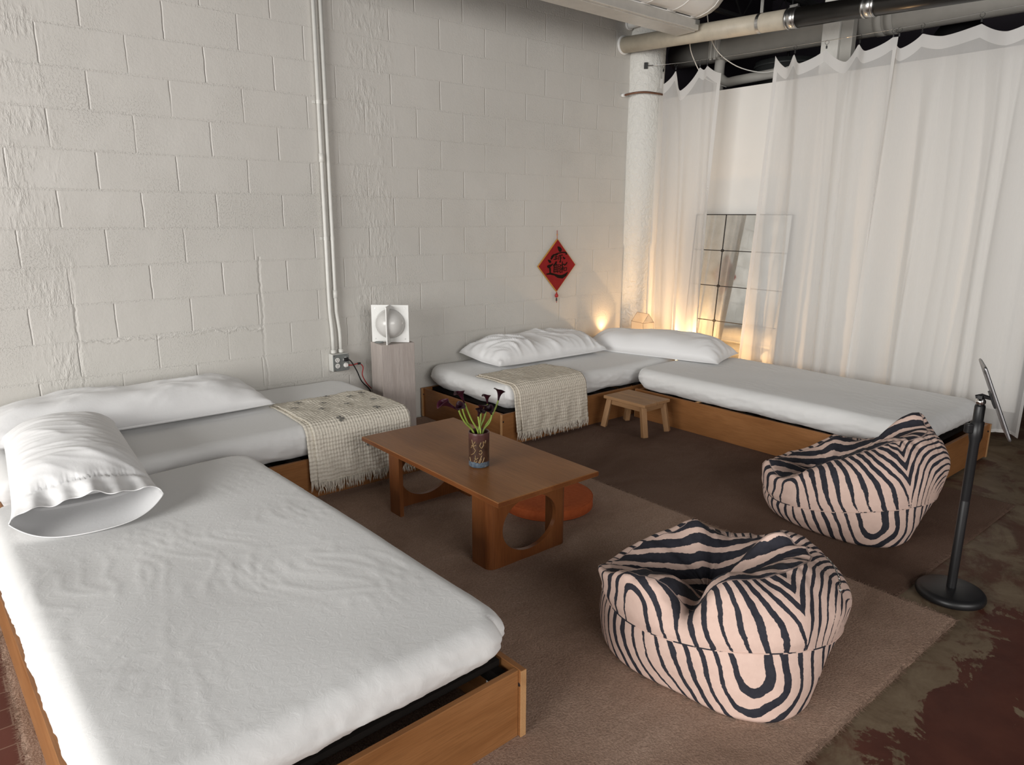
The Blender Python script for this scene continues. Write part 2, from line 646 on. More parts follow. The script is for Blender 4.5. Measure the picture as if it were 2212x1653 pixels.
# ------------------------------------------------------------------ rugs
def rug(name, x0, x1, y0, y1, h, mat, label, seed, jit):
    nx, ny = int((x1 - x0) / .03), int((y1 - y0) / .03)
    def lin(a, b, n):
        return np.concatenate([[a, a + .003, a + .007, a + .013, a + .02], np.linspace(a + .03, b - .03, n), [b - .02, b - .013, b - .007, b - .003, b]])
    xs, ys = lin(x0, x1, nx), lin(y0, y1, ny)
    nx, ny = len(xs), len(ys)
    X, Y = np.meshgrid(xs, ys, indexing='ij')
    ed = np.minimum(np.minimum(X - x0, x1 - X), np.minimum(Y - y0, y1 - Y))
    Z = FZ + h * np.sqrt(np.clip(1 - (1 - np.clip(ed / .013, 0, 1)) ** 2, 0, 1)) + .0015 * fbm(X * 9, Y * 9, seed)
    Z = np.where(ed < 1e-6, FZ, Z)
    rim = ed < 1e-6
    X = X + rim * jit * noise2(X * 40, Y * 40, seed)
    Y = Y + rim * jit * noise2(X * 40 + 9, Y * 40, seed + 1)
    V = np.stack([X, Y, Z], -1).reshape(-1, 3)
    return tag(mesh_obj(name, V, grid_faces(nx, ny), mat), label, 'rug')


rug1 = rug('area_rug', -.79, 2.05, -3.71, -.03, .0135, M['rug_light'], 'light taupe shag rug under the coffee table and nearest bean bag', 3, .006)
rug2 = rug('area_rug', 2.05, 3.54, -3.49, -.75, .0125, M['rug_dark'], 'dark brown rug under the stool and the farther bean bag', 5, .003)


def pile_edge(name, segs, mat, parent, seed, n_per_m, ln):
    rs = random.Random(seed)
    V, F = [], []
    for (x0, y0, x1, y1, nx, ny) in segs:
        L = math.hypot(x1 - x0, y1 - y0)
        for k in range(int(L * n_per_m)):
            t = rs.random()
            bx, by = x0 + (x1 - x0) * t - nx * .012, y0 + (y1 - y0) * t - ny * .012
            a = rs.uniform(-.8, .8)
            dx, dy = nx * math.cos(a) - ny * math.sin(a), ny * math.cos(a) + nx * math.sin(a)
            l = ln * rs.uniform(.6, 1.3)
            w = .0016
            z = rs.uniform(-.008, .002)
            i = len(V)
            V += [(bx - dy * w, by + dx * w, z), (bx + dy * w, by - dx * w, z), (bx + dx * l, by + dy * l, z - rs.uniform(0, .006) + .002)]
            F.append((i, i + 1, i + 2))
    o = mesh_obj(name, V, F, mat, parent, False)
    o['kind'] = 'stuff'
    return o


pile_edge('pile_fibres', [(2.05, -3.71, 2.05, -1.2, 1, 0), (.2, -3.71, 2.05, -3.71, 0, -1), (-.79, -3.71, -.79, -1.2, -1, 0)], M['rug_light'], rug1, 11, 900, .028)
pile_edge('pile_fibres', [(2.05, -3.49, 3.54, -3.49, 0, -1), (3.54, -3.49, 3.54, -3.0, 1, 0)], M['rug_dark'], rug2, 12, 600, .018)

# ------------------------------------------------------------------ beds
def board(name, L, t, h, mat, parent, loc, rz=0.0, bev=.0015):
    o = MB().box(-L / 2, L / 2, -t / 2, t / 2, 0, h).build(name, mat, parent, bevel=bev, loc=loc, rot=(0, 0, rz))
    return o


H_FR = .222


def bed_frame(label, x0, x1, y0, y1, long_axis, bolts=()):
    """low box frame; the long boards run past the short ones"""
    cx, cyy = (x0 + x1) / 2, (y0 + y1) / 2
    root = thing('bed_frame', label, 'bed frame', (cx, cyy, .0015), 0 if long_axis == 'x' else math.pi / 2, 'low beech bed frames')
    L, W = (x1 - x0, y1 - y0) if long_axis == 'x' else (y1 - y0, x1 - x0)
    t = .019
    for s in (-1, 1):
        b = board('side_board', L, t, H_FR, M['frame'], root, (0, s * (W / 2 - t / 2), 0))
        for e in (-1, 1):
            MB().box(-.0015, .0015, -t / 2 - .0006, t / 2 + .0006, .001, H_FR - .001).build('edge_strip', M['frame_edge'], b, loc=(e * (L / 2 - .0013), 0, 0))
            m = MB()
            m.tube([(0, -.0105, 0), (0, .0105, 0)], .006, 12)
            m.build('bolt_cap', M['black'], b, smooth=True, loc=(e * (L / 2 - .010), 0, H_FR * .78))
    for s in (-1, 1):
        board('end_board', W - 2 * t - .001, t, H_FR - .002, M['frame'], root, (s * (L / 2 - t / 2 - .012), 0, 0), math.pi / 2)
    for s in (-1, 1):
        MB().box(-L / 2 + .05, L / 2 - .05, s * (W / 2 - .05) - .015, s * (W / 2 - .05) + .015, .16, .2025).build('ledger', M['gap_shade'], root)
    for k in range(12):
        x = -L / 2 + .12 + k * (L - .24) / 11
        MB().box(x - .035, x + .035, -W / 2 + .03, W / 2 - .03, .203, .2222).build('slat', M['gap_shade'], root)
    for sx in (-1, 1):
        for sy in (-1, 1):
            MB().box(-.02, .02, -.02, .02, .128, .178).build('corner_bracket', M['white_plastic'], root, bevel=.003, loc=(sx * (L / 2 - .085), sy * (W / 2 - .045), 0))
    return root


def turn(o, pivot, rz):
    p = Vector((pivot[0], pivot[1], 0))
    o.location = Matrix.Rotation(rz, 3, 'Z') @ (Vector(o.location) - p) + p
    o.rotation_euler.z += rz


def mattress(label, x0, x1, y0, y1, z0, z1, seed, wr=1.0, dirn=0.0, hollows=(), tuck=(.05, .05, .05, .05), edge=.062, corner=.13, pivot=None, rz=0.0):
    lx, ly, lz = x1 - x0, y1 - y0, z1 - z0
    V, F = rounded_box(lx, ly, lz, (edge, edge, min(.09, edge * 1.0)), .011)
    x, y, z = V[:, 0].copy(), V[:, 1].copy(), V[:, 2].copy()
    # round the corners in plan
    C = corner
    qx, qy = np.clip(x, -(lx / 2 - C), lx / 2 - C), np.clip(y, -(ly / 2 - C), ly / 2 - C)
    dx, dy = x - qx, y - qy
    m2, l2 = np.maximum(np.abs(dx), np.abs(dy)), np.maximum(np.hypot(dx, dy), 1e-9)
    x, y = qx + dx * m2 / l2, qy + dy * m2 / l2
    top = sstep(-.02, lz / 2 - .01, z)
    side = 1 - sstep(lz / 2 - .06, lz / 2 - .005, z)
    # the lower edge of the sheet is pulled in under the mattress
    k = (1 - sstep(-lz / 2, lz / 2 * .35, z)) ** 1.4
    fx0, fx1, fy0, fy1 = tuck
    x = x + k * (np.where(x < 0, fx0, -fx1)) * sstep(lx / 2 - .3, lx / 2, np.abs(x))
    y = y + k * (np.where(y < 0, fy0, -fy1)) * sstep(ly / 2 - .3, ly / 2, np.abs(y))
    # crown and slow hollows
    cr = (1 - (2 * x / lx) ** 4) * (1 - (2 * y / ly) ** 4)
    dz = .006 * np.clip(cr, 0, 1) + .006 * fbm(x * 1.7, y * 1.7, seed, 2)
    for (hx, hy, hr, hd) in hollows:
        dz -= hd * np.exp(-((x - hx) ** 2 + (y - hy) ** 2) / hr ** 2)
    # wrinkles pulled across the cloth
    c, s = math.cos(dirn), math.sin(dirn)
    u, v = x * c + y * s, -x * s + y * c
    wx = u * 3.0 + .5 * noise2(u * 3, v * 3, seed + 5)
    wy = v * 17 + 1.5 * noise2(u * 3.5, v * 3.5, seed + 6)
    mask = sstep(-.15, .55, noise2(x * 2.1, y * 2.1, seed + 9) + .12)
    cre = crease(wx, wy, seed + 2, 6) * mask
    cre2 = crease(u * 5 + noise2(u * 4, v * 4, seed), v * 26, seed + 3, 4) * sstep(0, .5, noise2(x * 3, y * 3, seed + 12))
    cre3 = crease(u * 7, v * 9, seed + 14, 7) * sstep(.05, .5, noise2(x * 2.6 + 4, y * 2.6, seed + 15))
    dz += wr * (.0019 * cre + .0016 * cre2 + .0012 * cre3)
    z = z + dz * top
    # sagging drag folds on the sides
    per = np.where(np.abs(x) / lx > np.abs(y) / ly, y, x)
    f = (.006 * crease(per * 3.0 + z * 5, z * 9 + per * 1.2, seed + 20, 3) + .004 * noise2(per * 5, z * 16, seed + 21) + .004 * crease(per * 8 + z * 9, z * 24 + per * 2, seed + 22, 3) + .0025 * crease(per * 16, z * 38 + per * 3, seed + 24, 3)) * side * wr
    nx_ = np.where(np.abs(x) > lx / 2 - .12, np.sign(x), 0)
    ny_ = np.where(np.abs(y) > ly / 2 - .12, np.sign(y), 0)
    x = x + nx_ * f
    y = y + ny_ * f
    # wavy lower hem
    low = 1 - sstep(-lz / 2, -lz / 2 + .06, z)
    z = z + low * .008 * noise2(per * 6, per * 0 + seed, seed + 25)
    o = mesh_obj('mattress', np.stack([x, y, z], 1), F, M['sheet'], loc=((x0 + x1) / 2, (y0 + y1) / 2, (z0 + z1) / 2))
    if pivot:
        turn(o, pivot, rz)
    return tag(o, label, 'mattress', 'mattresses in white fitted sheets')


B1 = bed_frame('wooden bed frame of the nearest bed, its open corner nearest the camera', -.722, .362, -3.132, -1.09, 'y')
turn(B1, (.362, -3.132), math.radians(1.9))
bed_frame('wooden bed frame along the block wall, left of the plinth', -.70, 1.36, -1.03, -.02, 'x')
bed_frame('wooden bed frame along the block wall, right of the plinth', 2.0, 4.06, -1.0, -.02, 'x')
bed_frame('wooden bed frame in front of the sheer curtains, behind the farther bean bag', 3.262, 4.31, -3.118, -1.06, 'y')
mattress('white sheeted mattress of the nearest bed, the biggest in view', -.714, .335, -3.128, -1.20, .2245, .405, 2, 1.0, -1.45,
         hollows=((-.30, .15, .16, .012), (-.02, .55, .2, .010), (.1, -.35, .25, .006)), tuck=(.0, .05, .085, .03), edge=.055, corner=.125, pivot=(.362, -3.132), rz=math.radians(1.9))
mattress('white sheeted mattress along the block wall, left of the plinth', -.70, 1.335, -1.022, -.03, .2245, .400, 31, .8, 0.1, tuck=(.03, .03, .02, .02))
mattress('white sheeted mattress along the block wall under the ruffled pillow', 2.03, 3.925, -.985, -.03, .2245, .395, 52, 1.0, .5, tuck=(.06, .03, .02, .02))
mattress('white sheeted mattress in front of the sheer curtains', 3.245, 4.235, -3.085, -1.03, .2245, .385, 77, .9, 1.45, tuck=(.02, .03, .06, .03))

# ------------------------------------------------------------------ pillows
def pillow_surface(L, W, H, seed, wr, nu, nv, bottom, sag=0.0, dirn=.7, flat=.32):
    u = np.linspace(-1, 1, nu)
    v = np.linspace(-1, 1, nv)
    U, Vv = np.meshgrid(u, v, indexing='ij')
    pu = np.clip(1 - np.abs(U) ** 5.0, 0, 1) ** .62
    pv = np.clip(1 - np.abs(Vv) ** 2.6, 0, 1) ** .62
    th = pu * pv
    # corners keep their points, sides pull in
    ex = 1 - .035 * (1 - np.abs(Vv) ** 2) * np.abs(U) ** 8
    ey = 1 - .07 * (1 - np.abs(U) ** 6) * np.abs(Vv) ** 3
    X = U * L / 2 * ex
    Y = Vv * W / 2 * ey
    if bottom:
        Z = H * flat * (1 - th ** .8)
    else:
        Z = H * flat + H * (1 - flat) * th
        c, s = math.cos(dirn), math.sin(dirn)
        a, b = X * c + Y * s, -X * s + Y * c
        m = th ** .4
        Z = Z + m * (.018 * fbm(X * 3, Y * 4, seed, 2)
                     + wr * (.012 * crease(a * 2.0 + .5 * noise2(a * 3, b * 3, seed), b * 9 + 1.2 * noise2(a * 3, b * 2, seed + 1), seed + 2, 3)
                             + .006 * crease(a * 5, b * 17, seed + 3, 4)) * sstep(-.5, .3, noise2(X * 3, Y * 3, seed + 4) + .1))
        # gathers that run in from the short ends and the corners
        e = np.clip((np.abs(U) - .72) / .28, 0, 1)
        Z = Z + m * .008 * e * np.sin(Vv * 17 + 2 * noise2(X * 6, Y * 5, seed))
    Z = Z + sag * (X / L) ** 2
    return np.stack([X, Y, Z], -1)


def pillow(label, c, rot, L, W, H, seed, wr=1.0, group='long white pillows', dirn=.7, tilt=0.0, ends=None, flat=.20):
    root = thing('pillow', label, 'pillow', c, rot, group)
    nu, nv = int(L / .011), int(W / .011)
    T = pillow_surface(L, W, H, seed, wr, nu, nv, False, dirn=dirn, flat=flat).reshape(-1, 3)
    B = pillow_surface(L, W, H, seed, wr, nu, nv, True, flat=flat).reshape(-1, 3)
    V = np.concatenate([T, B])
    if tilt:
        V[:, 2] += np.clip(V[:, 1], 0, 9) * tilt
    F = grid_faces(nu, nv) + [tuple(i + len(T) for i in f) for f in grid_faces(nu, nv, flip=True)]
    # stitch the rims
    def rim(off):
        a = [off + j for j in range(nv)]
        b = [off + i * nv + nv - 1 for i in range(1, nu)]
        cc = [off + (nu - 1) * nv + j for j in range(nv - 2, -1, -1)]
        d = [off + i * nv for i in range(nu - 2, 0, -1)]
        return a + b + cc + d
    r1, r2 = rim(0), rim(len(T))
    n = len(r1)
    for k in range(n):
        F.append((r1[k], r1[(k + 1) % n], r2[(k + 1) % n], r2[k]))
    mesh_obj('pillow_cover', V, F, M['pillow'], root)
    # piped seam round the edge
    step = max(1, n // 140)
    pts = [tuple((V[r1[k]] + V[r2[k]]) / 2) for k in range(0, n, step)]
    m = MB().tube(pts + [pts[0]], .0019, 6, cap=False)
    m.build('seam', M['pillow'], root, smooth=True)
    return root


pillow('long white pillow against the block wall on the left bed', (-.055, -.325, .408), .0, 1.40, .55, .185, 4, .6, dirn=.3, tilt=.06)
pillow('ruffled white pillow against the block wall below the red diamond hanging', (2.885, -.325, .403), -.02, 1.12, .53, .185, 15, 1.6, dirn=-.9, tilt=.10)
pillow('smooth white pillow in the far corner by the warm glow', (3.845, -.79, .384), -1.30, 1.20, .50, .19, 27, .5, dirn=.25, tilt=.03, flat=.14)


def open_pillow():
    """long pillow in a case with an open mouth facing the camera"""
    L, W, H = 1.18, .48, .20
    root = thing('pillow', 'white pillow with its case gaping open on the nearest bed', 'pillow', (-.437, -1.12, .414), math.pi + math.pi / 2 - .06, 'long white pillows')
    # local +x points to the mouth (towards the camera)
    nu, nv = 130, 64
    u, v = np.linspace(-1, 1, nu), np.linspace(-1, 1, nv)
    U, Vv = np.meshgrid(u, v, indexing='ij')
    pu = np.where(U < 0, np.clip(1 - np.abs(U) ** 5, 0, 1) ** .62, 1 - .66 * sstep(.50, 1.0, U))
    pv = np.clip(1 - np.abs(Vv) ** 2.4, 0, 1) ** .62
    th = pu * pv
    X = U * L / 2 * (1 - .03 * (1 - Vv ** 2) * (U < 0) * np.abs(U) ** 8)
    Y = Vv * W / 2 * (1 - .06 * (1 - np.abs(U) ** 6) * np.abs(Vv) ** 3)
    mouth = sstep(.62, 1.0, U)
    wave = np.sin(Vv * 6.5 + 1.3) * .010 + np.sin(Vv * 17 + .5) * .008 * sstep(.78, .9, U)
    Z = H * .30 + H * .70 * th
    m = th ** .4
    Z = Z + m * (.012 * fbm(X * 2.5, Y * 3, 41, 2) + .0055 * crease(X * 1.6 + Y * 2.2, Y * 4 - X * 7.0, 42, 3) + .003 * crease(X * 3 + Y * 3, Y * 9 - X * 14, 43, 4))
    Z = Z + mouth * pv * wave
    # the stitched hem line gathers
    hem = np.exp(-((U - .80) / .018) ** 2)
    Z = Z - hem * pv * (.007 + .004 * np.sin(Vv * 80 + 2 * np.sin(Vv * 9)))
    X = X + np.exp(-((U - .80) / .05) ** 2) * .004 * np.sin(Vv * 80)
    X = X + mouth * (.016 * np.sin(Vv * 5.0 + .8) - .02 * Vv ** 2 + .012 * np.sin(Vv * 17 + 1.2))
    T = np.stack([X, Y, Z], -1).reshape(-1, 3)
    Zb = H * .30 * (1 - th ** .8) - mouth * 0.0
    Xb = U * L / 2 + mouth * (.075 * (1 - Vv ** 2) + .004)
    Zb = np.where(U > .6, np.minimum(Zb, H * .30 * (np.abs(Vv) ** 4)), Zb)
    B = np.stack([Xb, Y, Zb], -1).reshape(-1, 3)
    V = np.concatenate([T, B])
    n = len(T)
    F = grid_faces(nu, nv) + [tuple(i + n for i in f) for f in grid_faces(nu, nv, flip=True)]
    for i in range(nu - 1):
        for j in (0, nv - 1):
            F.append((i * nv + j, (i + 1) * nv + j, n + (i + 1) * nv + j, n + i * nv + j))
    for j in range(nv - 1):
        F.append((j, j + 1, n + j + 1, n + j))
    mesh_obj('pillow_case', V, F, M['pillow'], root)
    # hem of the mouth
    i = nu - 1
    top = [tuple(T[i * nv + j]) for j in range(nv)]
    bot = [tuple(B[i * nv + j]) for j in range(nv)]
    mm = MB().tube(top, .0022, 6).tube(bot, .0022, 6)
    mm.build('hem', M['pillow'], root, smooth=True)
    # the pillow inside, set back from the mouth
    ins = pillow_surface(L * .80, W * .90, H * .80, 47, .6, 60, 34, False).reshape(-1, 3)
    inb = pillow_surface(L * .80, W * .90, H * .80, 47, .6, 60, 34, True).reshape(-1, 3)
    VV = np.concatenate([ins, inb])
    VV[:, 0] -= L * .07
    VV[:, 2] = VV[:, 2] * .92 + .006
    FF = grid_faces(60, 34) + [tuple(q + len(ins) for q in f) for f in grid_faces(60, 34, flip=True)]
    mesh_obj('pillow_filling', VV, FF, M['pillow'], root)
    return root


open_pillow()

# ------------------------------------------------------------------ throws with fringe
def throw(label, x0, x1, yb, yf, ztop, zlow, seed, mat, motifs=(), skew=0.0, front_skew=0.0):
    """cloth lying on a mattress and hanging over its front edge"""
    root = thing('throw_blanket', label, 'blanket', ((x0 + x1) / 2, yf, 0), 0, 'beige fringed throws')
    cx = (x0 + x1) / 2
    R = .07
    top_len = (yb - yf) - R + .0
    arc = R * math.pi / 2
    drop = ztop - R - zlow
    tot = top_len + arc + drop

    def S(a, w, off=0.0):
        """a in [-.5,.5] across, w in [0,tot] from the back edge"""
        a = np.asarray(a, float)
        w = np.asarray(w, float)
        W = x1 - x0
        f = w / tot
        x = a * W + skew * (1 - f) + front_skew * f
        y = np.where(w < top_len, (yb - yf) - w, np.where(w < top_len + arc, R - R * np.sin(np.clip((w - top_len) / R, 0, math.pi / 2)), 0.0))
        z = np.where(w < top_len, ztop, np.where(w < top_len + arc, ztop - R + R * np.cos(np.clip((w - top_len) / R, 0, math.pi / 2)), ztop - R - (w - top_len - arc)))
        hang = sstep(top_len, tot, w)
        ripple = .010 * np.sin(a * 14 + 1.2 * np.sin(w * 5 + seed)) * hang + .006 * noise2(a * 9, w * 9, seed) + .004 * noise2(a * 22, w * 26, seed + 1)
        onbed = 1 - sstep(top_len * .9, top_len + arc, w)
        soft = .010 * np.clip(noise2(a * 4, w * 5, seed + 3), 0, 1) * onbed
        y = y - (hang * (.012 + np.abs(ripple)) + off * hang)
        z = z + onbed * (.003 + np.abs(ripple) * .8 + soft + off)
        # mattress front bulges, so the hanging part stands a little off it
        return np.stack([x, y - .004, z], -1)

    na, nw = 70, int(tot / .011)
    A, Wg = np.meshgrid(np.linspace(-.5, .5, na), np.linspace(0, tot, nw), indexing='ij')
    V = S(A, Wg, .008)
    o = mesh_obj('cloth', V.reshape(-1, 3), grid_faces(na, nw, flip=True), mat, root)
    uv = o.data.uv_layers.new(name='UVMap')
    co = np.stack([A.ravel() * (x1 - x0), Wg.ravel()], -1)
    idx = np.zeros(len(o.data.loops), dtype=np.int32)
    o.data.loops.foreach_get('vertex_index', idx)
    uv.data.foreach_set('uv', co[idx].ravel().astype(np.float32))
    sm = o.modifiers.new('thickness', 'SOLIDIFY')
    sm.thickness = .005
    sm.offset = -1
    # folded under layer that shows along the left edge
    A2, W2 = np.meshgrid(np.linspace(-.5, -.3, 14), np.linspace(0, tot * .985, nw), indexing='ij')
    V2 = S(A2, W2, .0)
    V2[..., 0] -= .020 + .018 * sstep(.3, .75, W2 / tot) * 1.0
    V2[..., 1] += .006
    o2 = mesh_obj('under_layer', V2.reshape(-1, 3), grid_faces(14, nw, flip=True), mat, root)
    uv = o2.data.uv_layers.new(name='UVMap')
    co = np.stack([A2.ravel() * (x1 - x0), W2.ravel()], -1)
    idx = np.zeros(len(o2.data.loops), dtype=np.int32)
    o2.data.loops.foreach_get('vertex_index', idx)
    uv.data.foreach_set('uv', co[idx].ravel().astype(np.float32))
    sm = o2.modifiers.new('thickness', 'SOLIDIFY')
    sm.thickness = .004
    sm.offset = -1
    # fringe
    rs = random.Random(seed)
    mf = MB()
    for k in range(120):
        a = -.5 + (k + rs.random() * .6) / 120
        p = S(a, tot, .008)
        l = rs.uniform(.045, .068)
        sx, sy = rs.uniform(-.014, .014), rs.uniform(-.010, .006)
        pts = [(p[0], p[1] - .002, p[2] + .004), (p[0] + sx * .3, p[1] - .004 + sy * .4, p[2] - l * .4), (p[0] + sx, p[1] - .002 + sy, p[2] - l * .75), (p[0] + sx * 1.1, p[1] + sy * 1.2, p[2] - l)]
        mf.tube(pts, [.0030, .0026, .0024, .0012], 5)
    for k in range(26):
        a = -.5 + .2 * (k + rs.random() * .6) / 26
        p = S(a, tot * .985, 0)
        l = rs.uniform(.04, .06)
        sx = rs.uniform(-.012, .012)
        px = p[0] - .036
        mf.tube([(px, p[1] + .004, p[2] + .004), (px + sx * .4, p[1] + .002, p[2] - l * .5), (px + sx, p[1] + .004, p[2] - l)], [.003, .0026, .0012], 5)
    fo = mf.build('fringe', M['fringe'], root, smooth=True, autosmooth=False)
    fo['kind'] = 'stuff'
    # embroidered four-leaf motifs
    for (a, wf, ang) in motifs:
        mm = MB()
        for q in range(4):
            th = ang + q * math.pi / 2
            ring = []
            for k in range(10):
                t = 2 * math.pi * k / 10
                lx, ly = .0125 + .0105 * math.cos(t), .0075 * math.sin(t) * (1 + .35 * math.cos(t))
                ring.append((lx * math.cos(th) - ly * math.sin(th), lx * math.sin(th) + ly * math.cos(th)))
            P = [S(a + rx / (x1 - x0), min(max(wf * tot + ry, 0), tot), .0175) + np.array([0, -.0022, .0008]) for rx, ry in ring]
            i = len(mm.V)
            mm.add([tuple(p) for p in P], [tuple(range(10))])
        mm.build('embroidered_motif', M['motif'], root, smooth=True, autosmooth=False)
    return root


motifs = [(-.30, .10, .2), (.02, .06, .5), (-.12, .22, .3), (.2, .18, .7), (-.42, .24, .1), (.36, .14, .4), (.06, .34, .5), (-.22, .36, .2), (.34, .34, .3), (.22, .545, .4), (-.20, .60, .3), (.02, .79, .5)]
throw('beige gauze throw with dark clover motifs, beside the plinth', .665, 1.262, -.52, -1.052, .408, .095, 5, M['throw'], motifs, -.005, .005)
throw('plain beige fringed throw on the bed by the stool', 2.135, 2.765, -.60, -1.022, .402, .085, 9, M['throw_tone'], (), -.03, .0)

# ------------------------------------------------------------------ coffee table
def coffee_table():
    root = thing('coffee_table', 'low reddish wood coffee table with oval cut-outs in its legs', 'table', (1.118, -1.855, 0))
    hx, hy = .29, .566
    # top, grain along its length (local x)
    top = MB().box(-hy, hy, -hx, hx, 0, .024).build('tabletop', M['table'], root, bevel=.003, loc=(0, 0, .356), rot=(0, 0, math.pi / 2))
    MB().box(-hy - .0012, hy + .0012, -hx - .0012, hx + .0012, .003, .0215).build('edge_band', M['table_leg'], top, bevel=.001)
    # bent wood legs: a U in plan with an oval hole through its face
    w, dep, t, rr, h = .458, .125, .022, .036, .356

    def leg(sgn):
        pth, tang = [], []
        # plan path from one flange tip round to the other, panel lies at local y = 0, flanges towards +y
        pts = [(-w / 2, dep)]
        for k in range(9):
            a = math.pi + k * math.pi / 16
            pts.append((-w / 2 + rr + rr * math.cos(a), rr + rr * math.sin(a)))
        for k in range(1, 56):
            pts.append((-w / 2 + rr + (w - 2 * rr) * k / 56, 0))
        for k in range(9):
            a = 1.5 * math.pi + k * math.pi / 16
            pts.append((w / 2 - rr + rr * math.cos(a), rr + rr * math.sin(a)))
        pts.append((w / 2, dep))
        P = np.array(pts)
        d = np.gradient(P, axis=0)
        d /= np.linalg.norm(d, axis=1, keepdims=True)
        nrm = np.stack([-d[:, 1], d[:, 0]], 1)       # points inside the U
        nz = 50
        zs = np.linspace(0, h, nz)
        n = len(P)
        cz, az, ax_ = h * .475, h * .355, .158
        V, F = [], []
        # snap grid to oval: move points radially near the rim
        U = np.concatenate([[0], np.cumsum(np.linalg.norm(np.diff(P, axis=0), axis=1))])
        inside = np.zeros((n, nz), bool)
        pos = np.zeros((n, nz, 2))
        for i in range(n):
            for j in range(nz):
                pos[i, j] = (P[i, 0], zs[j])
                if abs(P[i, 1]) < 1e-4:
                    e = ((P[i, 0] / ax_) ** 2 + ((zs[j] - cz) / az) ** 2) ** .5
                    inside[i, j] = e < 1 - .02
                    if abs(e - 1) < .075 and e >= 1 - .02 or False:
                        pass
        # snap the first outside ring on to the oval
        for i in range(1, n - 1):
            for j in range(1, nz - 1):
                if not inside[i, j] and abs(P[i, 1]) < 1e-4 and inside[i - 1:i + 2, j - 1:j + 2].any():
                    dx, dz = P[i, 0], zs[j] - cz
                    e = ((dx / ax_) ** 2 + (dz / az) ** 2) ** .5
                    pos[i, j] = (dx / e, cz + dz / e)
        idx = lambda i, j, s: (i * nz + j) * 2 + s
        for i in range(n):
            for j in range(nz):
                dx = pos[i, j, 0] - P[i, 0]
                V.append((P[i, 0] + dx, P[i, 1], pos[i, j, 1]))
                V.append((P[i, 0] + nrm[i, 0] * t + dx, P[i, 1] + nrm[i, 1] * t, pos[i, j, 1]))
        keep = np.ones((n - 1, nz - 1), bool)
        for i in range(n - 1):
            for j in range(nz - 1):
                if inside[i:i + 2, j:j + 2].any():
                    keep[i, j] = False
        for i in range(n - 1):
            for j in range(nz - 1):
                if not keep[i, j]:
                    continue
                F.append((idx(i, j, 0), idx(i + 1, j, 0), idx(i + 1, j + 1, 0), idx(i, j + 1, 0)))
                F.append((idx(i, j, 1), idx(i, j + 1, 1), idx(i + 1, j + 1, 1), idx(i + 1, j, 1)))
                if i == 0 or not keep[i - 1, j]:
                    F.append((idx(i, j, 0), idx(i, j + 1, 0), idx(i, j + 1, 1), idx(i, j, 1)))
                if i == n - 2 or not keep[i + 1, j]:
                    F.append((idx(i + 1, j, 0), idx(i + 1, j, 1), idx(i + 1, j + 1, 1), idx(i + 1, j + 1, 0)))
                if j == 0 or not keep[i, j - 1]:
                    F.append((idx(i, j, 0), idx(i, j, 1), idx(i + 1, j, 1), idx(i + 1, j, 0)))
                if j == nz - 2 or not keep[i, j + 1]:
                    F.append((idx(i, j + 1, 0), idx(i + 1, j + 1, 0), idx(i + 1, j + 1, 1), idx(i, j + 1, 1)))
        # grain runs up the leg: store the mesh with local x = height
        Vr = [(z, -x * sgn, y) for x, y, z in V]
        o = mesh_obj('leg', Vr, F, M['table_leg'], root, True)
        for p in o.data.polygons:
            p.use_smooth = False
        # local (x: up, y, z) back into the table's frame
        o.matrix_local = Matrix(((0, -1, 0, 0), (0, 0, sgn, -sgn * .432), (1, 0, 0, 0), (0, 0, 0, 1)))
        return o
    leg(1)
    leg(-1)
    return root


coffee_table()

# ------------------------------------------------------------------ vase and calla lilies
def vase_mat():
    t = NT('glazed_vase')
    v = t.coord()
    sep = t.n('ShaderNodeSeparateXYZ')
    t.l(v, sep.inputs[0])
    base = t.ramp(t.noise(v, 30, 4), [(.3, (.026, .012, .008)), (.7, (.070, .034, .022))])
    red = t.ramp(t.noise(v, 22, 3), [(.3, (.050, .018, .016)), (.7, (.085, .034, .031))])
    base = t.mix(t.ramp(sep.outputs[2], [(.115, 0.0), (.14, 1.0)]), base, red)
    blue = t.ramp(t.noise(v, 70, 4), [(.35, (.05, .075, .105)), (.62, (.12, .15, .18)), (.8, (.26, .25, .20))])
    edge = t.math('ADD', sep.outputs[2], t.math('MULTIPLY', t.noise(v, 60, 3), .012))
    col = t.mix(t.math('LESS_THAN', edge, .034), base, blue)
    return t.fin(col, .30, 0, t.bump(t.noise(v, 40, 3), .25, .004), .5)


M['vase'] = vase_mat()
M['gold_slip'] = simple('ochre_slip', (.20, .125, .055), .45, 0, .2, 80)
M['dark_inside'] = simple('vase_inside', (.012, .009, .008), .8)
VX, VY, VZ = 1.035, -2.022, .3815
vase = thing('vase', 'dark glazed cylinder vase with ochre squiggles on the coffee table', 'vase', (VX, VY, VZ))
R_V = .0475
prof = [(.0, .0), (.040, 0), (.0455, .002), (.0475, .008), (.0468, .06), (.0475, .11), (.0478, .150), (.0480, .160), (.0470, .1645), (.0448, .1645), (.0436, .160), (.043, .10), (.042, .012), (.0, .010)]
MB().lathe(prof, 56, closed_ends=False).build('body', M['vase'], vase, smooth=True)
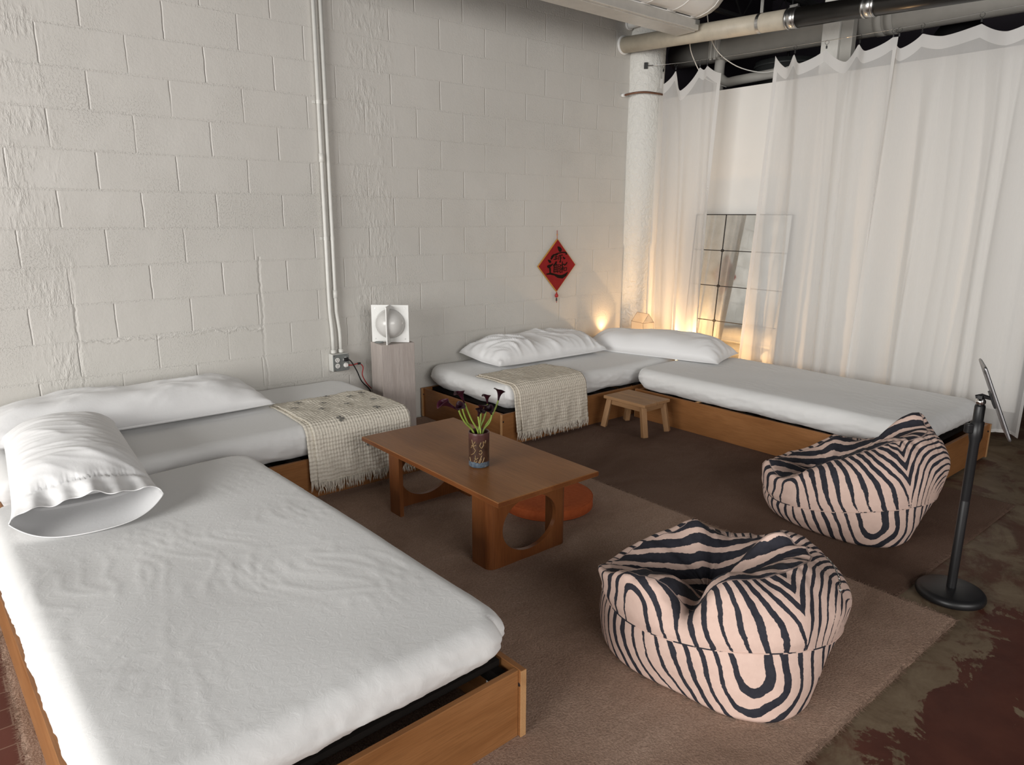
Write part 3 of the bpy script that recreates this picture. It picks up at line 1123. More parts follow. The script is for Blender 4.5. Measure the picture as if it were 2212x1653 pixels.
# painted strokes: polylines in (angle, height), wrapped on the body
strokes = [
    [(-42, .135), (-35, .115), (-30, .098)], [(-20, .128), (-32, .112), (-48, .095)], [(-44, .108), (-30, .106), (-14, .112)],
    [(-30, .098), (-18, .086), (-28, .072), (-46, .062)], [(12, .125), (4, .108), (14, .096), (26, .110), (24, .128)], [(26, .128), (36, .118), (40, .132)],
    [(2, .082), (12, .088), (18, .076), (8, .066), (0, .074)], [(-20, .062), (-18, .044), (-28, .034)], [(-24, .050), (-14, .044), (-4, .052)],
    [(-28, .034), (-14, .030), (-10, .040)], [(16, .062), (8, .046), (-2, .030), (4, .026), (14, .048)], [(30, .052), (24, .036), (18, .028)], [(-60, .05), (-52, .03)]]
base_ang = math.atan2(-4.49 - VY, -.832 - VX)
ms = MB()
for st in strokes:
    pts = []
    for (a0, h0), (a1, h1) in zip(st[:-1], st[1:]):
        for k in range(6):
            f = k / 6
            pts.append((a0 + (a1 - a0) * f, h0 + (h1 - h0) * f))
    pts.append(st[-1])
    P3 = [((R_V + .0004) * math.cos(base_ang + math.radians(a)), (R_V + .0004) * math.sin(base_ang + math.radians(a)), h) for a, h in pts]
    ms.tube(P3, .0024, 5)
ms.build('painted_squiggles', M['gold_slip'], vase, smooth=True)

M['stem'] = simple('lily_stem', (.20, .27, .045), .5, 0, .25, 30)
M['spathe'] = simple('dark_lily', (.016, .0035, .008), .45, 0, .5, 25, .3)
M['spathe_red'] = simple('maroon_lily', (.032, .0045, .012), .45, 0, .5, 25, .3)


def lily(label, foot, base, tip, lip, size, mat, depth=0.0, bend=.012):
    """stem from the vase mouth to `base`, trumpet from base to tip, lip direction (unit-ish, world)"""
    root = thing('calla_lily', label, 'flower', (VX, VY, VZ + .012), 0, 'calla lilies in the vase')
    o3 = Vector((VX, VY, VZ + .012))
    foot, base, tip = Vector(foot) - o3, Vector(base) - o3, Vector(tip) - o3
    low = Vector((foot.x * .2, foot.y * .2, .004))
    pts = [low, foot * .5 + low * .5, foot, foot * .6 + base * .4 + Vector((bend, 0, .0)), foot * .25 + base * .75 + Vector((bend * .8, 0, .0)), base]
    sp = []
    for i in range(len(pts) - 1):
        p0, p1, p2, p3 = pts[max(i - 1, 0)], pts[i], pts[i + 1], pts[min(i + 2, len(pts) - 1)]
        for k in range(5):
            t = k / 5
            sp.append(.5 * ((2 * p1) + (-p0 + p2) * t + (2 * p0 - 5 * p1 + 4 * p2 - p3) * t * t + (-p0 + 3 * p1 - 3 * p2 + p3) * t ** 3))
    sp.append(base)
    MB().tube(sp, [.0040] * (len(sp) - 1) + [.0034], 8).build('stem', M['stem'], root, smooth=True)
    ax = (tip - base)
    L = ax.length
    ax.normalize()
    lipv = Vector(lip)
    e1 = (lipv - ax * lipv.dot(ax)).normalized()
    e2 = ax.cross(e1)
    nu, nv = 36, 16
    V = []
    for i in range(nu):
        ph = 2 * math.pi * i / nu
        c, s = math.cos(ph), math.sin(ph)
        for j in range(nv):
            f = j / (nv - 1)
            front = max(0.0, c) ** 3
            r = size * (.16 + .30 * f + .62 * f ** 3.2) * (1 + .10 * math.sin(3 * ph) * f)
            z = L * f * (1 - .30 * f * (1 - c) * .5)
            flare = size * 1.0 * max(0, f - .62) ** 1.5 * 3.0 * front
            droop = -L * .30 * max(0, f - .75) * 4 * front * max(0, f - .75)
            pnt = base + ax * (z + droop) + (e1 * c + e2 * s) * r + e1 * flare
            V.append(tuple(pnt))
    o = mesh_obj('spathe', V, grid_faces(nu, nv, True), mat, root)
    sd = o.modifiers.new('thickness', 'SOLIDIFY')
    sd.thickness = .0012
    return root


yy = VY
zt = VZ + .163
lily('maroon calla lily leaning furthest over the left edge of the vase', (VX - .024, yy + .010, zt), (.933, yy + .012, .660), (.832, yy + .015, .722), (-.8, 0, -.5), .021, M['spathe_red'], bend=-.010)
lily('dark calla lily on the left, its open mouth turned to the camera', (VX - .020, yy + .022, zt), (.940, yy - .006, .670), (.903, yy - .030, .700), (-.2, -1, .1), .019, M['spathe'], bend=-.006)
lily('tall calla lily left of centre, its lip curling left', (VX - .008, yy - .004, zt), (.957, yy, .690), (.925, yy + .003, .757), (-.9, -.2, -.1), .020, M['spathe_red'], bend=-.004)
lily('short dark calla lily left of centre with a black mouth', (VX - .004, yy - .018, zt), (1.022, yy - .012, .620), (1.024, yy - .030, .662), (-.2, -1, .2), .021, M['spathe'], bend=0)
lily('short dark calla lily in the centre, half hidden by its neighbour', (VX + .006, yy + .010, zt), (1.056, yy + .012, .625), (1.062, yy + .010, .668), (0, -.8, .3), .019, M['spathe_red'], bend=.003)
lily('dark calla lily right of centre, bent over to the left', (VX + .022, yy - .004, zt), (1.104, yy - .006, .613), (1.068, yy - .026, .662), (-.5, -1, 0), .022, M['spathe'], bend=.012)
lily('slim calla lily right of centre curling left above the short ones', (VX + .016, yy + .016, zt), (1.096, yy + .014, .660), (1.088, yy + .012, .712), (-1, -.1, 0), .017, M['spathe_red'], bend=.006)
lily('tallest calla lily at the right edge of the vase', (VX + .030, yy + .004, zt), (1.148, yy, .672), (1.158, yy - .002, .730), (-1, -.1, .1), .023, M['spathe'], bend=.008)

# ------------------------------------------------------------------ floor cushion
def cushion():
    root = thing('floor_cushion', 'round flat orange cushion on the rug behind the coffee table', 'cushion', (1.590, -1.890, .002))
    t = NT('orange_felt')
    v = t.coord()
    m = t.fin(t.ramp(t.noise(v, 50, 4), [(.3, (.33, .072, .022)), (.7, (.40, .095, .030))]), .9, 0, t.bump(t.noise(v, 300, 2), .2, .002), .15)
    r = .242
    prof = [(0, 0), (r - .006, 0), (r, .006), (r, .052), (r - .006, .058), (r - .05, .0595), (0, .060)]
    MB().lathe(prof, 72, closed_ends=False).build('pad', m, root, smooth=True)
    for z in (.006, .054):
        ring = [((r - .001) * math.cos(2 * math.pi * k / 72), (r - .001) * math.sin(2 * math.pi * k / 72), z) for k in range(73)]
        MB().tube(ring, .0022, 6, cap=False).build('seam', m, root, smooth=True)


cushion()

# ------------------------------------------------------------------ stool
def stool():
    root = thing('stool', 'small plain wooden stool at the corner of the two far beds', 'stool', (2.985, -1.305, 0), math.radians(1))
    sx, sy, zt = .285, .375, .25
    for s in (-1, 1):
        MB().box(-sy / 2, sy / 2, -sx / 4 + .002, sx / 4 - .002, 0, .022).build('seat_board', M['stool'], root, bevel=.004, loc=(s * sx / 4, 0, zt - .022), rot=(0, 0, math.pi / 2))
    for s in (-1, 1):
        MB().box(-.135, .135, -.009, .009, 0, .04).build('apron', M['stool'], root, bevel=.002, loc=(s * .105, 0, zt - .062), rot=(0, 0, math.pi / 2))
        MB().box(-.10, .10, -.009, .009, 0, .04).build('apron', M['stool'], root, bevel=.002, loc=(0, s * .150, zt - .062))
    for a in (-1, 1):
        for b in (-1, 1):
            top = Vector((a * .112, b * .150, zt - .023))
            bot = Vector((a * .126, b * .188, .017))
            d = (top - bot)
            # leg along local x
            o = MB().box(0, d.length, -.019, .019, -.019, .019).build('leg', M['stool'], root, bevel=.003)
            o.matrix_local = Matrix.Translation(bot) @ d.to_track_quat('X', 'Z').to_matrix().to_4x4()


stool()

# ------------------------------------------------------------------ plinth with panel lamp
PL = thing('plinth', 'tall whitewashed wooden plinth standing against the block wall', 'pedestal', (1.627, -.256, .0), math.radians(-6.9))
_o = MB().box(0, .65, -.095, .095, -.1215, .1215).build('plinth_body', M['plinth'], PL, bevel=.0025)
_o.matrix_local = Matrix(((0, 0, 1, 0), (0, 1, 0, 0), (1, 0, 0, .0015), (0, 0, 0, 1)))


def lamp():
    c = Vector((1.612, -.262, .653))
    root = thing('table_lamp', 'lamp of two crossed white panels holding a frosted globe on the plinth', 'lamp', c, math.radians(-42.2))
    S, t, R = .255, .007, .101
    zc = S / 2
    # front panel lies in local xz with a round hole
    def holed(half_only):
        n = 64
        V, F = [], []
        ring, out = [], []
        for k in range(n):
            a = 2 * math.pi * k / n
            cx, sz = math.cos(a), math.sin(a)
            ring.append((R * 1.005 * cx, R * 1.005 * sz))
            m = max(abs(cx), abs(sz))
            out.append((S / 2 * cx / m, S / 2 * sz / m))
        for y in (-t / 2, t / 2):
            V += [(x, y, z + zc) for x, z in ring] + [(x, y, z + zc) for x, z in out]
        for k in range(n):
            k2 = (k + 1) % n
            if half_only and not (out[k][0] <= .001 and out[k2][0] <= .001):
                continue
            F += [(k, k2, n + k2, n + k), (2 * n + k, 3 * n + k, 3 * n + k2, 2 * n + k2),
                  (n + k, n + k2, 3 * n + k2, 3 * n + k), (k, 2 * n + k, 2 * n + k2, k2)]
        return V, F
    V, F = holed(False)
    panel = mesh_obj('panel', V, F, M['white_paint'], root, False)
    V, F = holed(True)
    fin = mesh_obj('fin_panel', V, F, M['white_paint'], root, False, rot=(0, 0, math.pi / 2))
    t_ = NT('frosted_globe')
    v = t_.coord()
    gm = t_.fin(t_.ramp(t_.noise(v, 3, 2), [(.3, (.60, .59, .57)), (.7, (.66, .65, .63))]), .22, 0, None, .5)
    prof = [(R * math.sin(math.pi * k / 32), zc - R * math.cos(math.pi * k / 32)) for k in range(33)]
    MB().lathe(prof, 56, closed_ends=False).build('globe', gm, root, smooth=True)
    for sx in (-1, 1):
        for sz in (-1, 1):
            m = MB().tube([(sx * .102, -t / 2 - .0015, zc + sz * .105), (sx * .102, -t / 2 + .002, zc + sz * .105)], .0042, 12)
            m.build('screw', M['steel'], panel, smooth=True)
    for sz in (-1, 1):
        m = MB().tube([(-.102, -t / 2 - .0015, zc + sz * .105), (-.102, -t / 2 + .002, zc + sz * .105)], .0042, 12)
        m.build('screw', M['steel'], fin, smooth=True)
    pts = []
    for k in range(40):
        a = k * .52
        pts.append((-.070 + .030 * math.cos(a), -.05 + .018 * math.sin(a), .004 + .004 * (k % 9) / 9))
    MB().tube(pts, .0028, 6).build('flex_cord', M['grey_box'], root, smooth=True)


lamp()

# ------------------------------------------------------------------ conduits, outlet, cords
def conduit(label, xs, coup_z, bend_x):
    root = thing('electrical_conduit', label, 'pipe', (xs, -.028, 0), 0, 'painted conduits on the block wall')
    MB().tube([(bend_x, .0, .585), (bend_x, 0, .68), (bend_x * .85, 0, .74), (0.002, 0, .86), (0, 0, 1.0), (0, 0, 3.7)], .0132, 14).build('pipe', M['conduit'], root, smooth=True)
    MB().lathe([(.0132, -.028), (.0168, -.026), (.0168, .026), (.0132, .028)], 16).build('coupling', M['conduit'], root, smooth=True, loc=(0, 0, coup_z))
    for z in (1.35, 2.2):
        m = MB().box(-.030, -.012, .020, .026, -.009, .009)
        m.lathe([(.0155, -.011), (.0155, .011)], 14)
        m.build('strap', M['conduit'], root, loc=(0, 0, z))
    MB().lathe([(.016, -.012), (.018, -.010), (.018, .010), (.016, .012)], 12).build('connector', M['conduit'], root, loc=(bend_x, 0, .588))


conduit('left one of the twin white conduits running down the block wall', 1.284, 1.86, .012)
conduit('right one of the twin white conduits running down the block wall', 1.331, .98, .020)

ob = thing('outlet_box', 'grey four-socket outlet box under the white conduits', 'outlet', (1.330, -.034, .513))
MB().box(-.062, .062, -.030, .031, -.060, .060).build('box', M['conduit'], ob, bevel=.004)
pl = MB().box(-.060, .060, -.036, -.0302, -.058, .058).build('cover_plate', M['grey_box'], ob, bevel=.003)
for sx in (-1, 1):
    for sz in (-1, 1):
        rc = MB().tube([(sx * .030, -.0365, sz * .020), (sx * .030, -.0405, sz * .020)], .0165, 20).build('receptacle', M['white_plastic'], ob, smooth=True)
        m = MB().box(sx * .030 - .007, sx * .030 - .0048, -.0412, -.040, sz * .020 - .002, sz * .020 + .008)
        m.box(sx * .030 + .0048, sx * .030 + .007, -.0412, -.040, sz * .020 - .002, sz * .020 + .008)
        m.tube([(sx * .030, -.0404, sz * .020 - .008), (sx * .030, -.0413, sz * .020 - .008)], .0026, 8)
        m.build('slot', M['black'], rc)
for sx in (-1, 1):
    for sz in (-1, 1):
        MB().tube([(sx * .053, -.0362, sz * .051), (sx * .053, -.0385, sz * .051)], .004, 10).build('screw', M['steel'], pl, smooth=True)


def smooth_path(pts, n=6):
    pts = [Vector(p) for p in pts]
    sp = []
    for i in range(len(pts) - 1):
        p0, p1, p2, p3 = pts[max(i - 1, 0)], pts[i], pts[i + 1], pts[min(i + 2, len(pts) - 1)]
        for k in range(n):
            t = k / n
            sp.append(.5 * ((2 * p1) + (-p0 + p2) * t + (2 * p0 - 5 * p1 + 4 * p2 - p3) * t * t + (-p0 + 3 * p1 - 3 * p2 + p3) * t ** 3))
    sp.append(pts[-1])
    return sp


M['red_cord'] = simple('red_rubber', (.35, .015, .015), .5)
cd = thing('power_cord', 'black power cord plugged into the upper right socket', 'cord', (1.360, -.075, .533))
MB().tube(smooth_path([(0, 0, 0), (.03, -.012, -.012), (.075, -.012, -.09), (.11, -.010, -.17), (.18, .02, -.24), (.22, .03, -.32)]), .0042, 8).build('cable', M['black'], cd, smooth=True)
MB().box(-.014, .016, -.014, .033, -.013, .013).build('plug', M['black'], cd, bevel=.004)
cd = thing('power_cord', 'red power cord plugged into the lower right socket', 'cord', (1.360, -.075, .493))
MB().tube(smooth_path([(0, 0, 0), (.04, -.010, -.004), (.095, -.012, .0), (.125, -.010, -.03), (.118, -.008, -.085), (.15, -.004, -.15), (.20, .02, -.20)]), .0036, 8).build('cable', M['red_cord'], cd, smooth=True)
MB().box(-.012, .014, -.012, .033, -.012, .012).build('plug', M['white_plastic'], cd, bevel=.004)
MB().box(.083, .105, -.018, -.005, -.006, .008).build('cable_tie', M['black'], cd)

# ------------------------------------------------------------------ red diamond hanging
def hanging():
    t = NT('red_paper')
    v = t.coord()
    red = t.fin(t.ramp(t.noise(v, 20, 4), [(.3, (.235, .010, .012)), (.7, (.285, .014, .016))]), .75, 0, t.bump(t.noise(v, 160, 2), .1, .002), .2)
    gold = simple('gold_edge', (.55, .27, .05), .45, .2, .15)
    ink = simple('black_ink', (.010, .007, .005), .8, 0, .2, 20, .1)
    root = thing('wall_hanging', 'red diamond hanging with black calligraphy on the block wall', 'wall hanging', (3.404, -.004, 1.09))
    w, h = .2205, .224

    def rh(k):
        return [(0, h * k), (-w * k, 0), (0, -h * k), (w * k, 0)]
    MB().prism(rh(1.0), 'y', -.012, 0).build('backing', gold, root)
    MB().prism(rh(.968), 'y', -.0145, -.0121).build('paper', red, root)

    def P(cx, cy_):
        x = 3.183 + (cx - 205) * .000562
        z = 1.315 - (cy_ - 245) * .0004 - 2e-5 * (cx - 628)
        return x - 3.404, z - 1.09
    S = [
        ([(598, 408), (630, 440), (650, 480), (652, 520)], [14, 52, 58, 30]),
        ([(530, 575), (490, 620), (462, 682)], [24, 40, 22]),
        ([(505, 590), (600, 552), (700, 530), (760, 530), (782, 540)], [16, 20, 20, 24, 26]),
        ([(784, 532), (778, 578)], [22, 26]),
        ([(530, 592), (605, 575)], [14, 14]), ([(530, 630), (600, 620)], [13, 13]), ([(515, 680), (602, 662)], [16, 13]), ([(568, 580), (560, 690)], [14, 12]),
        ([(630, 600), (705, 582)], [14, 16]), ([(632, 590), (615, 690)], [12, 10]), ([(660, 590), (660, 740)], [18, 16]), ([(660, 740), (632, 722)], [22, 8]),
        ([(708, 625), (752, 668)], [14, 34]), ([(650, 650), (690, 648)], [10, 10]),
        ([(400, 688), (440, 720), (448, 752)], [14, 44, 30]),
        ([(385, 828), (430, 822), (470, 800), (505, 770)], [26, 50, 26, 12]), ([(430, 800), (410, 860)], [30, 26]),
        ([(440, 850), (446, 900), (448, 965)], [24, 26, 20]),
        ([(372, 990), (450, 978), (540, 1000), (620, 1040), (700, 1050), (770, 1010), (822, 948)], [16, 34, 30, 52, 60, 44, 10]),
        ([(578, 720), (550, 770), (505, 815)], [24, 22, 10]), ([(532, 790), (526, 955)], [18, 16]), ([(545, 800), (598, 790)], [12, 12]),
        ([(540, 850), (592, 842)], [11, 11]), ([(540, 893), (592, 884)], [11, 11]), ([(522, 948), (605, 934)], [13, 12]), ([(572, 745), (570, 945)], [12, 12]),
        ([(610, 790), (606, 930)], [13, 12]), ([(606, 792), (656, 784), (652, 925)], [12, 12, 13]), ([(610, 838), (650, 832)], [9, 9]), ([(610, 880), (650, 874)], [9, 9]),
        ([(622, 925), (598, 962)], [12, 10]), ([(640, 922), (666, 968)], [12, 16]),
        ([(662, 806), (728, 786)], [13, 13]), ([(698, 722), (700, 830), (694, 965)], [14, 15, 12]), ([(698, 850), (668, 905)], [12, 10]),
        ([(722, 768), (752, 800)], [12, 20]), ([(802, 735), (775, 780), (740, 812)], [14, 22, 10]),
        ([(738, 858), (792, 852), (786, 912), (738, 922), (740, 858)], [14, 16, 15, 14, 12]), ([(720, 830), (712, 900)], [10, 10])]
    m = MB()
    for pts, ws in S:
        L, Rr = [], []
        for i, (cx, cy_) in enumerate(pts):
            a = pts[max(i - 1, 0)]
            b = pts[min(i + 1, len(pts) - 1)]
            dx, dy = b[0] - a[0], b[1] - a[1]
            l = math.hypot(dx, dy) or 1
            nx, ny = -dy / l * ws[i] * .66, dx / l * ws[i] * .66
            L.append(P(cx + nx, cy_ + ny))
            Rr.append(P(cx - nx, cy_ - ny))
        n = len(L)
        yk = -.0150 - .00004 * S.index((pts, ws))
        V = [(x, yk, z) for x, z in L] + [(x, yk, z) for x, z in Rr]
        m.add(V, [(i, i + 1, n + i + 1, n + i) for i in range(n - 1)])
    m.build('calligraphy', ink, root)
    cord = MB().tube([(0, -.006, h - .004), (.001, -.005, h + .03), (0, -.004, h + .072)], .0022, 6)
    cord.build('hanging_cord', M['red_cord'], root, smooth=True)
    MB().lathe([(.0, -.006), (.0055, -.003), (.0055, .003), (0, .006)], 10).build('bead', gold, root, smooth=True, loc=(0, -.005, h + .035))
    MB().lathe([(.002, -.045), (.012, -.040), (.016, -.028), (.011, -.015), (.006, -.008), (.004, .004)], 14).build('tassel_knot', M['red_cord'], root, smooth=True, loc=(0, -.012, -h - .006))
    MB().lathe([(.004, -.025), (.006, -.02), (.006, 0), (.003, .003)], 10).build('tassel_bead', M['black'], root, smooth=True, loc=(0, -.012, -h - .056))
    MB().tube([(0, -.012, -h - .08), (.001, -.012, -h - .094)], .003, 6).build('tassel_end', M['red_cord'], root)


hanging()

# ------------------------------------------------------------------ sheer curtains on a wire
def sheer_mat(name, tr=.30):
    t = NT(name)
    lw = t.n('ShaderNodeLayerWeight')
    lw.inputs[0].default_value = .35
    v = t.coord('Object', (1, 1, 1))
    fib = t.noise(t.coord(scale=(60, 60, 2)), 9, 3, .6)
    tra = t.n('ShaderNodeBsdfTransparent')
    dif = t.n('ShaderNodeBsdfDiffuse')
    dif.inputs[0].default_value = (.86, .855, .845, 1)
    trl = t.n('ShaderNodeBsdfTranslucent')
    trl.inputs[0].default_value = (.90, .885, .865, 1)
    m1 = t.n('ShaderNodeMixShader')
    m1.inputs[0].default_value = .45
    t.l(dif.outputs[0], m1.inputs[1])
    t.l(trl.outputs[0], m1.inputs[2])
    m2 = t.n('ShaderNodeMixShader')
    f = t.math('MULTIPLY', t.math('SUBTRACT', 1.0, t.math('POWER', lw.outputs['Facing'], 1.6)), tr)
    f = t.math('MULTIPLY', f, t.ramp(fib, [(.3, .94), (.7, 1.04)]))
    t.l(f, m2.inputs[0])
    t.l(m1.outputs[0], m2.inputs[1])
    t.l(tra.outputs[0], m2.inputs[2])
    t.l(m2.outputs[0], t.out.inputs[0])
    return t.m


M['sheer'] = sheer_mat('white_sheer', .30)
M['header'] = sheer_mat('curtain_header', .04)
CX = 4.42


def wire_z(y):
    """height of the sagging wire"""
    return float(np.interp(-y, [.0, .17, 1.0, 1.7, 2.0, 2.5, 2.9, 4.2], [2.795, 2.788, 2.755, 2.735, 2.731, 2.728, 2.730, 2.76]))


def curtain(label, y_edges, peaks, dips, seed, folds, z_hem, hems=(), amp=.035, x_off=0.0):
    """y_edges: (top start, bottom start, top end, bottom end); peaks: (y, z) where a clip holds the tape"""
    yt0, yb0, yt1, yb1 = y_edges
    root = thing('curtain', label, 'curtain', (CX + x_off, 0, 0), 0, 'white sheer curtains')
    ns = int(abs(yt1 - yt0) / .0085) + 1
    s = np.linspace(0, 1, ns)
    ytop = yt0 + (yt1 - yt0) * s
    pk = [p[0] for p in peaks]
    pz = [p[1] for p in peaks]
    knots_y, knots_z, knots_x = [], [], []
    for i in range(len(peaks)):
        knots_y.append(pk[i]); knots_z.append(pz[i]); knots_x.append(0.0)
        if i < len(dips) and dips[i] is not None:
            yd, zd, xd = dips[i]
            knots_y.append(yd); knots_z.append(zd); knots_x.append(xd)
    ky, kz, kx = -np.array(knots_y), np.array(knots_z), np.array(knots_x)
    yy_ = -ytop
    j = np.clip(np.searchsorted(ky, yy_) - 1, 0, len(ky) - 2)
    tau = np.clip((yy_ - ky[j]) / np.maximum(ky[j + 1] - ky[j], 1e-5), 0, 1)
    # steep next to a clip, flat in the dip between two clips
    rising = kz[j + 1] > kz[j]
    ease = np.where(rising, tau ** 1.55, 1 - (1 - tau) ** 1.55)
    ztop = kz[j] + (kz[j + 1] - kz[j]) * ease
    xtop = kx[j] + (kx[j + 1] - kx[j]) * (tau * tau * (3 - 2 * tau))
    hdr = .078
    zr = np.concatenate([np.linspace(0, 1, 8)])
    nz = 110

    def surf(depth):
        """depth: array of distances below the top edge, as a fraction row index"""
        pass
    rows = [0.0, .010, .022, .036, .050, .064, hdr]
    t = np.linspace(0, 1, nz)
    def pos(si, zt_i, xt_i, z):
        f = np.clip((zt_i - z) / (zt_i - z_hem), 0, 1)
        y0 = yt0 + (yb0 - yt0) * f
        y1 = yt1 + (yb1 - yt1) * f
        y = y0 + (y1 - y0) * si
        w = (yt0 - y)
        a1 = np.exp(-f * 6)
        ph = w * folds
        fold = np.sin(ph + .3 * np.sin(f * 2.2 + seed) + 1.3 * noise2(w * 3, f * .35, seed)) * (.35 + .65 * (noise2(w * 2.2, f * .5, seed + 3) * .5 + .5)) + .45 * np.sin(ph * 2.3 + seed + 1.4 * noise2(w * 5, f * .4, seed + 1))
        fold = fold + .5 * crease(w * 7 + .5 * noise2(w * 3, f * .8, seed + 7), f * .5, seed + 8, 4)
        x = xt_i * a1 + (1 - a1) * amp * fold * (.55 + .45 * f)
        y = y + (1 - a1) * .6 * amp * np.cos(ph * 1.0 + 1.2 + noise2(w * 3, f, seed + 2)) * np.minimum(1, np.minimum(si, 1 - si) * 14)
        return x, y
    def build(name, zrows, mat):
        V = np.zeros((ns, len(zrows), 3))
        for k, fn in enumerate(zrows):
            z = fn
            x, y = pos(s, ztop, xtop, z)
            V[:, k, 0], V[:, k, 1], V[:, k, 2] = x, y, z
        return mesh_obj(name, V.reshape(-1, 3), grid_faces(ns, len(zrows)), mat, root), V
    build('header_tape', [ztop - r for r in rows], M['header'])
    zb = z_hem + .012 * noise2(s * 6, s * 0 + seed, seed)
    body, V = build('sheer_panel', [(ztop - hdr) + (zb - (ztop - hdr)) * q ** 1.15 for q in t], M['sheer'])
    for side in hems:
        i0 = 0 if side == 'start' else ns - 1
        i1 = 3 if side == 'start' else ns - 4
        P0, P1 = V[i0].copy(), V[i1].copy()
        P0[:, 0] -= .003
        P1[:, 0] -= .003
        VV = np.stack([P0, P1], 0).reshape(-1, 3)
        mesh_obj('side_hem', VV, grid_faces(2, nz, flip=(side == 'end')), M['header'], root)
    # bottom hem
    VV = np.stack([V[:, -1], V[:, -1] + np.array([-.002, 0, .022])], 1)
    mesh_obj('bottom_hem', VV.reshape(-1, 3), grid_faces(ns, 2), M['header'], root)
    return root


curtain('narrow white sheer curtain beside the rough column', (-.135, .02, -.832, -.75),
        [(-.135, 2.70), (-.156, 2.742), (-.239, 2.731), (-.373, 2.727), (-.620, 2.717), (-.693, 2.716), (-.835, 2.640)],
        [None, (-.205, 2.68, .03), (-.29, 2.62, -.05), (-.47, 2.545, -.05), (-.655, 2.69, .01), None, None], 3, 26, .16, ('end',), .030)
curtain('middle white sheer curtain in front of the grid mirror', (-1.313, -1.215, -2.205, -2.11),
        [(-1.313, 2.694), (-1.464, 2.684), (-1.706, 2.677), (-1.944, 2.675), (-2.168, 2.677), (-2.205, 2.675)],
        [(-1.397, 2.60, .035), (-1.545, 2.600, -.055), (-1.852, 2.575, .02), (-2.015, 2.612, -.04), None, None], 8, 17, .14, ('start', 'end'), .034, -.012)
curtain('wide white sheer curtain at the right edge of the photo', (-2.175, -2.115, -3.27, -3.24),
        [(-2.175, 2.655), (-2.348, 2.672), (-2.688, 2.668), (-3.02, 2.668), (-3.27, 2.670)],
        [(-2.235, 2.596, -.035), (-2.47, 2.640, .02), (-2.845, 2.594, -.03), (-3.15, 2.62, .02), None], 14, 14, .14, ('end',), .036, .008)

# wire, its anchor and the ring clips
wr = thing('curtain_wire', 'taut steel wire holding up the sheer curtains', 'wire', (CX, 0, 0))
ypts = [-.168 - k * .12 for k in range(34)]
MB().tube([(-.112, -.150, 2.780), (-.06, -.20, 2.783)] + [(0, y, wire_z(y)) for y in ypts[2:]], .0021, 6).build('steel_wire', M['steel'], wr, smooth=True)
MB().tube([(-.112, -.150, 2.780), (-.075, -.185, 2.782)], .005, 8).build('turnbuckle', M['steel'], wr)
MB().box(-.008, .008, -.016, .016, -.026, .026).build('anchor_plate', M['black'], wr, bevel=.003, loc=(-.122, -.143, 2.780), rot=(0, 0, math.radians(40)))
clip0 = None
for (y, z) in [(-.156, 2.742), (-.239, 2.731), (-.373, 2.727), (-.620, 2.717), (-.693, 2.716), (-1.464, 2.684), (-1.706, 2.677), (-1.944, 2.675), (-2.168, 2.677), (-2.205, 2.675), (-2.348, 2.672), (-2.688, 2.668), (-3.02, 2.668), (-3.26, 2.670)]:
    if clip0 is None:
        clip0 = thing('curtain_clip', 'small black ring clip hanging a sheer curtain from the wire', 'curtain clip', (0, 0, 0), 0, 'ring clips on the curtain wire')
        ring = [(0.0, .0135 * math.sin(2 * math.pi * k / 24), -.011 + .0135 * math.cos(2 * math.pi * k / 24)) for k in range(25)]
        MB().tube(ring, .0013, 6, cap=False).build('ring', M['black'], clip0, smooth=True)
        MB().tube([(0, 0, -.024), (0, .001, -.036)], .0011, 6).build('hook', M['black'], clip0)
        m = MB().box(-.004, .004, -.005, .005, -.052, -.034)
        m.box(-.0055, .0055, -.004, .004, -.040, -.032)
        m.build('clamp', M['black'], clip0, bevel=.001)
        c = clip0
    else:
        c = copy_tree(clip0)
    c.location = (CX, y, wire_z(y))
    c.rotation_euler = (0, 0, math.radians((y * 977) % 50 - 25))

# ------------------------------------------------------------------ grid mirror leaning on the partition
def mirror():
    t = NT('aged_mirror')
    v = t.coord()
    n = t.noise(v, 7, 5, .7)
    m = t.fin(t.ramp(n, [(.3, (.66, .66, .63)), (.7, (.80, .80, .77))]), t.ramp(n, [(.4, .03), (.8, .09)]), 1.0, None, .5)
    lead = simple('dark_came', (.030, .026, .022), .5, .4, .2, 40)
    root = thing('mirror', 'tall grid mirror leaning on the white partition behind the curtains', 'mirror', (4.60, -.955, .285))
    cell, rows, cols = .3105, 4, 3
    Wm, Hm = cell * cols, cell * rows
    lean = math.radians(4.6)
    root.rotation_euler = (0, lean, 0)
    y1 = .475
    y0 = y1 - Wm
    MB().box(0, .006, y0, y1, 0, Hm).build('glass', m, root)
    MB().box(.0065, .018, y0 - .003, y1 + .003, -.003, Hm + .003).build('backing', lead, root)
    g = MB()
    for k in range(rows + 1):
        z = k * cell
        g.box(-.004, -.0005, y0 - .003, y1 + .003, z - .0036, z + .0036)
    for k in range(cols + 1):
        y = y0 + k * cell
        g.box(-.004, -.0005, y - .0036, y + .0036, -.003, Hm + .003)
    g.build('came_grid', lead, root)
    for k in range(1, rows):
        for q in range(1, cols):
            MB().tube([(-.0005, y0 + q * cell, k * cell), (-.007, y0 + q * cell, k * cell)], .013, 14).build('rosette', lead, root, smooth=True)


mirror()
# low plinth block that carries the mirror
tag(MB().box(4.52, 4.72, -1.46, -.40, FZ, .280).build('mirror_plinth', M['drywall'], bevel=.004), 'low white block under the grid mirror behind the curtains', 'plinth')

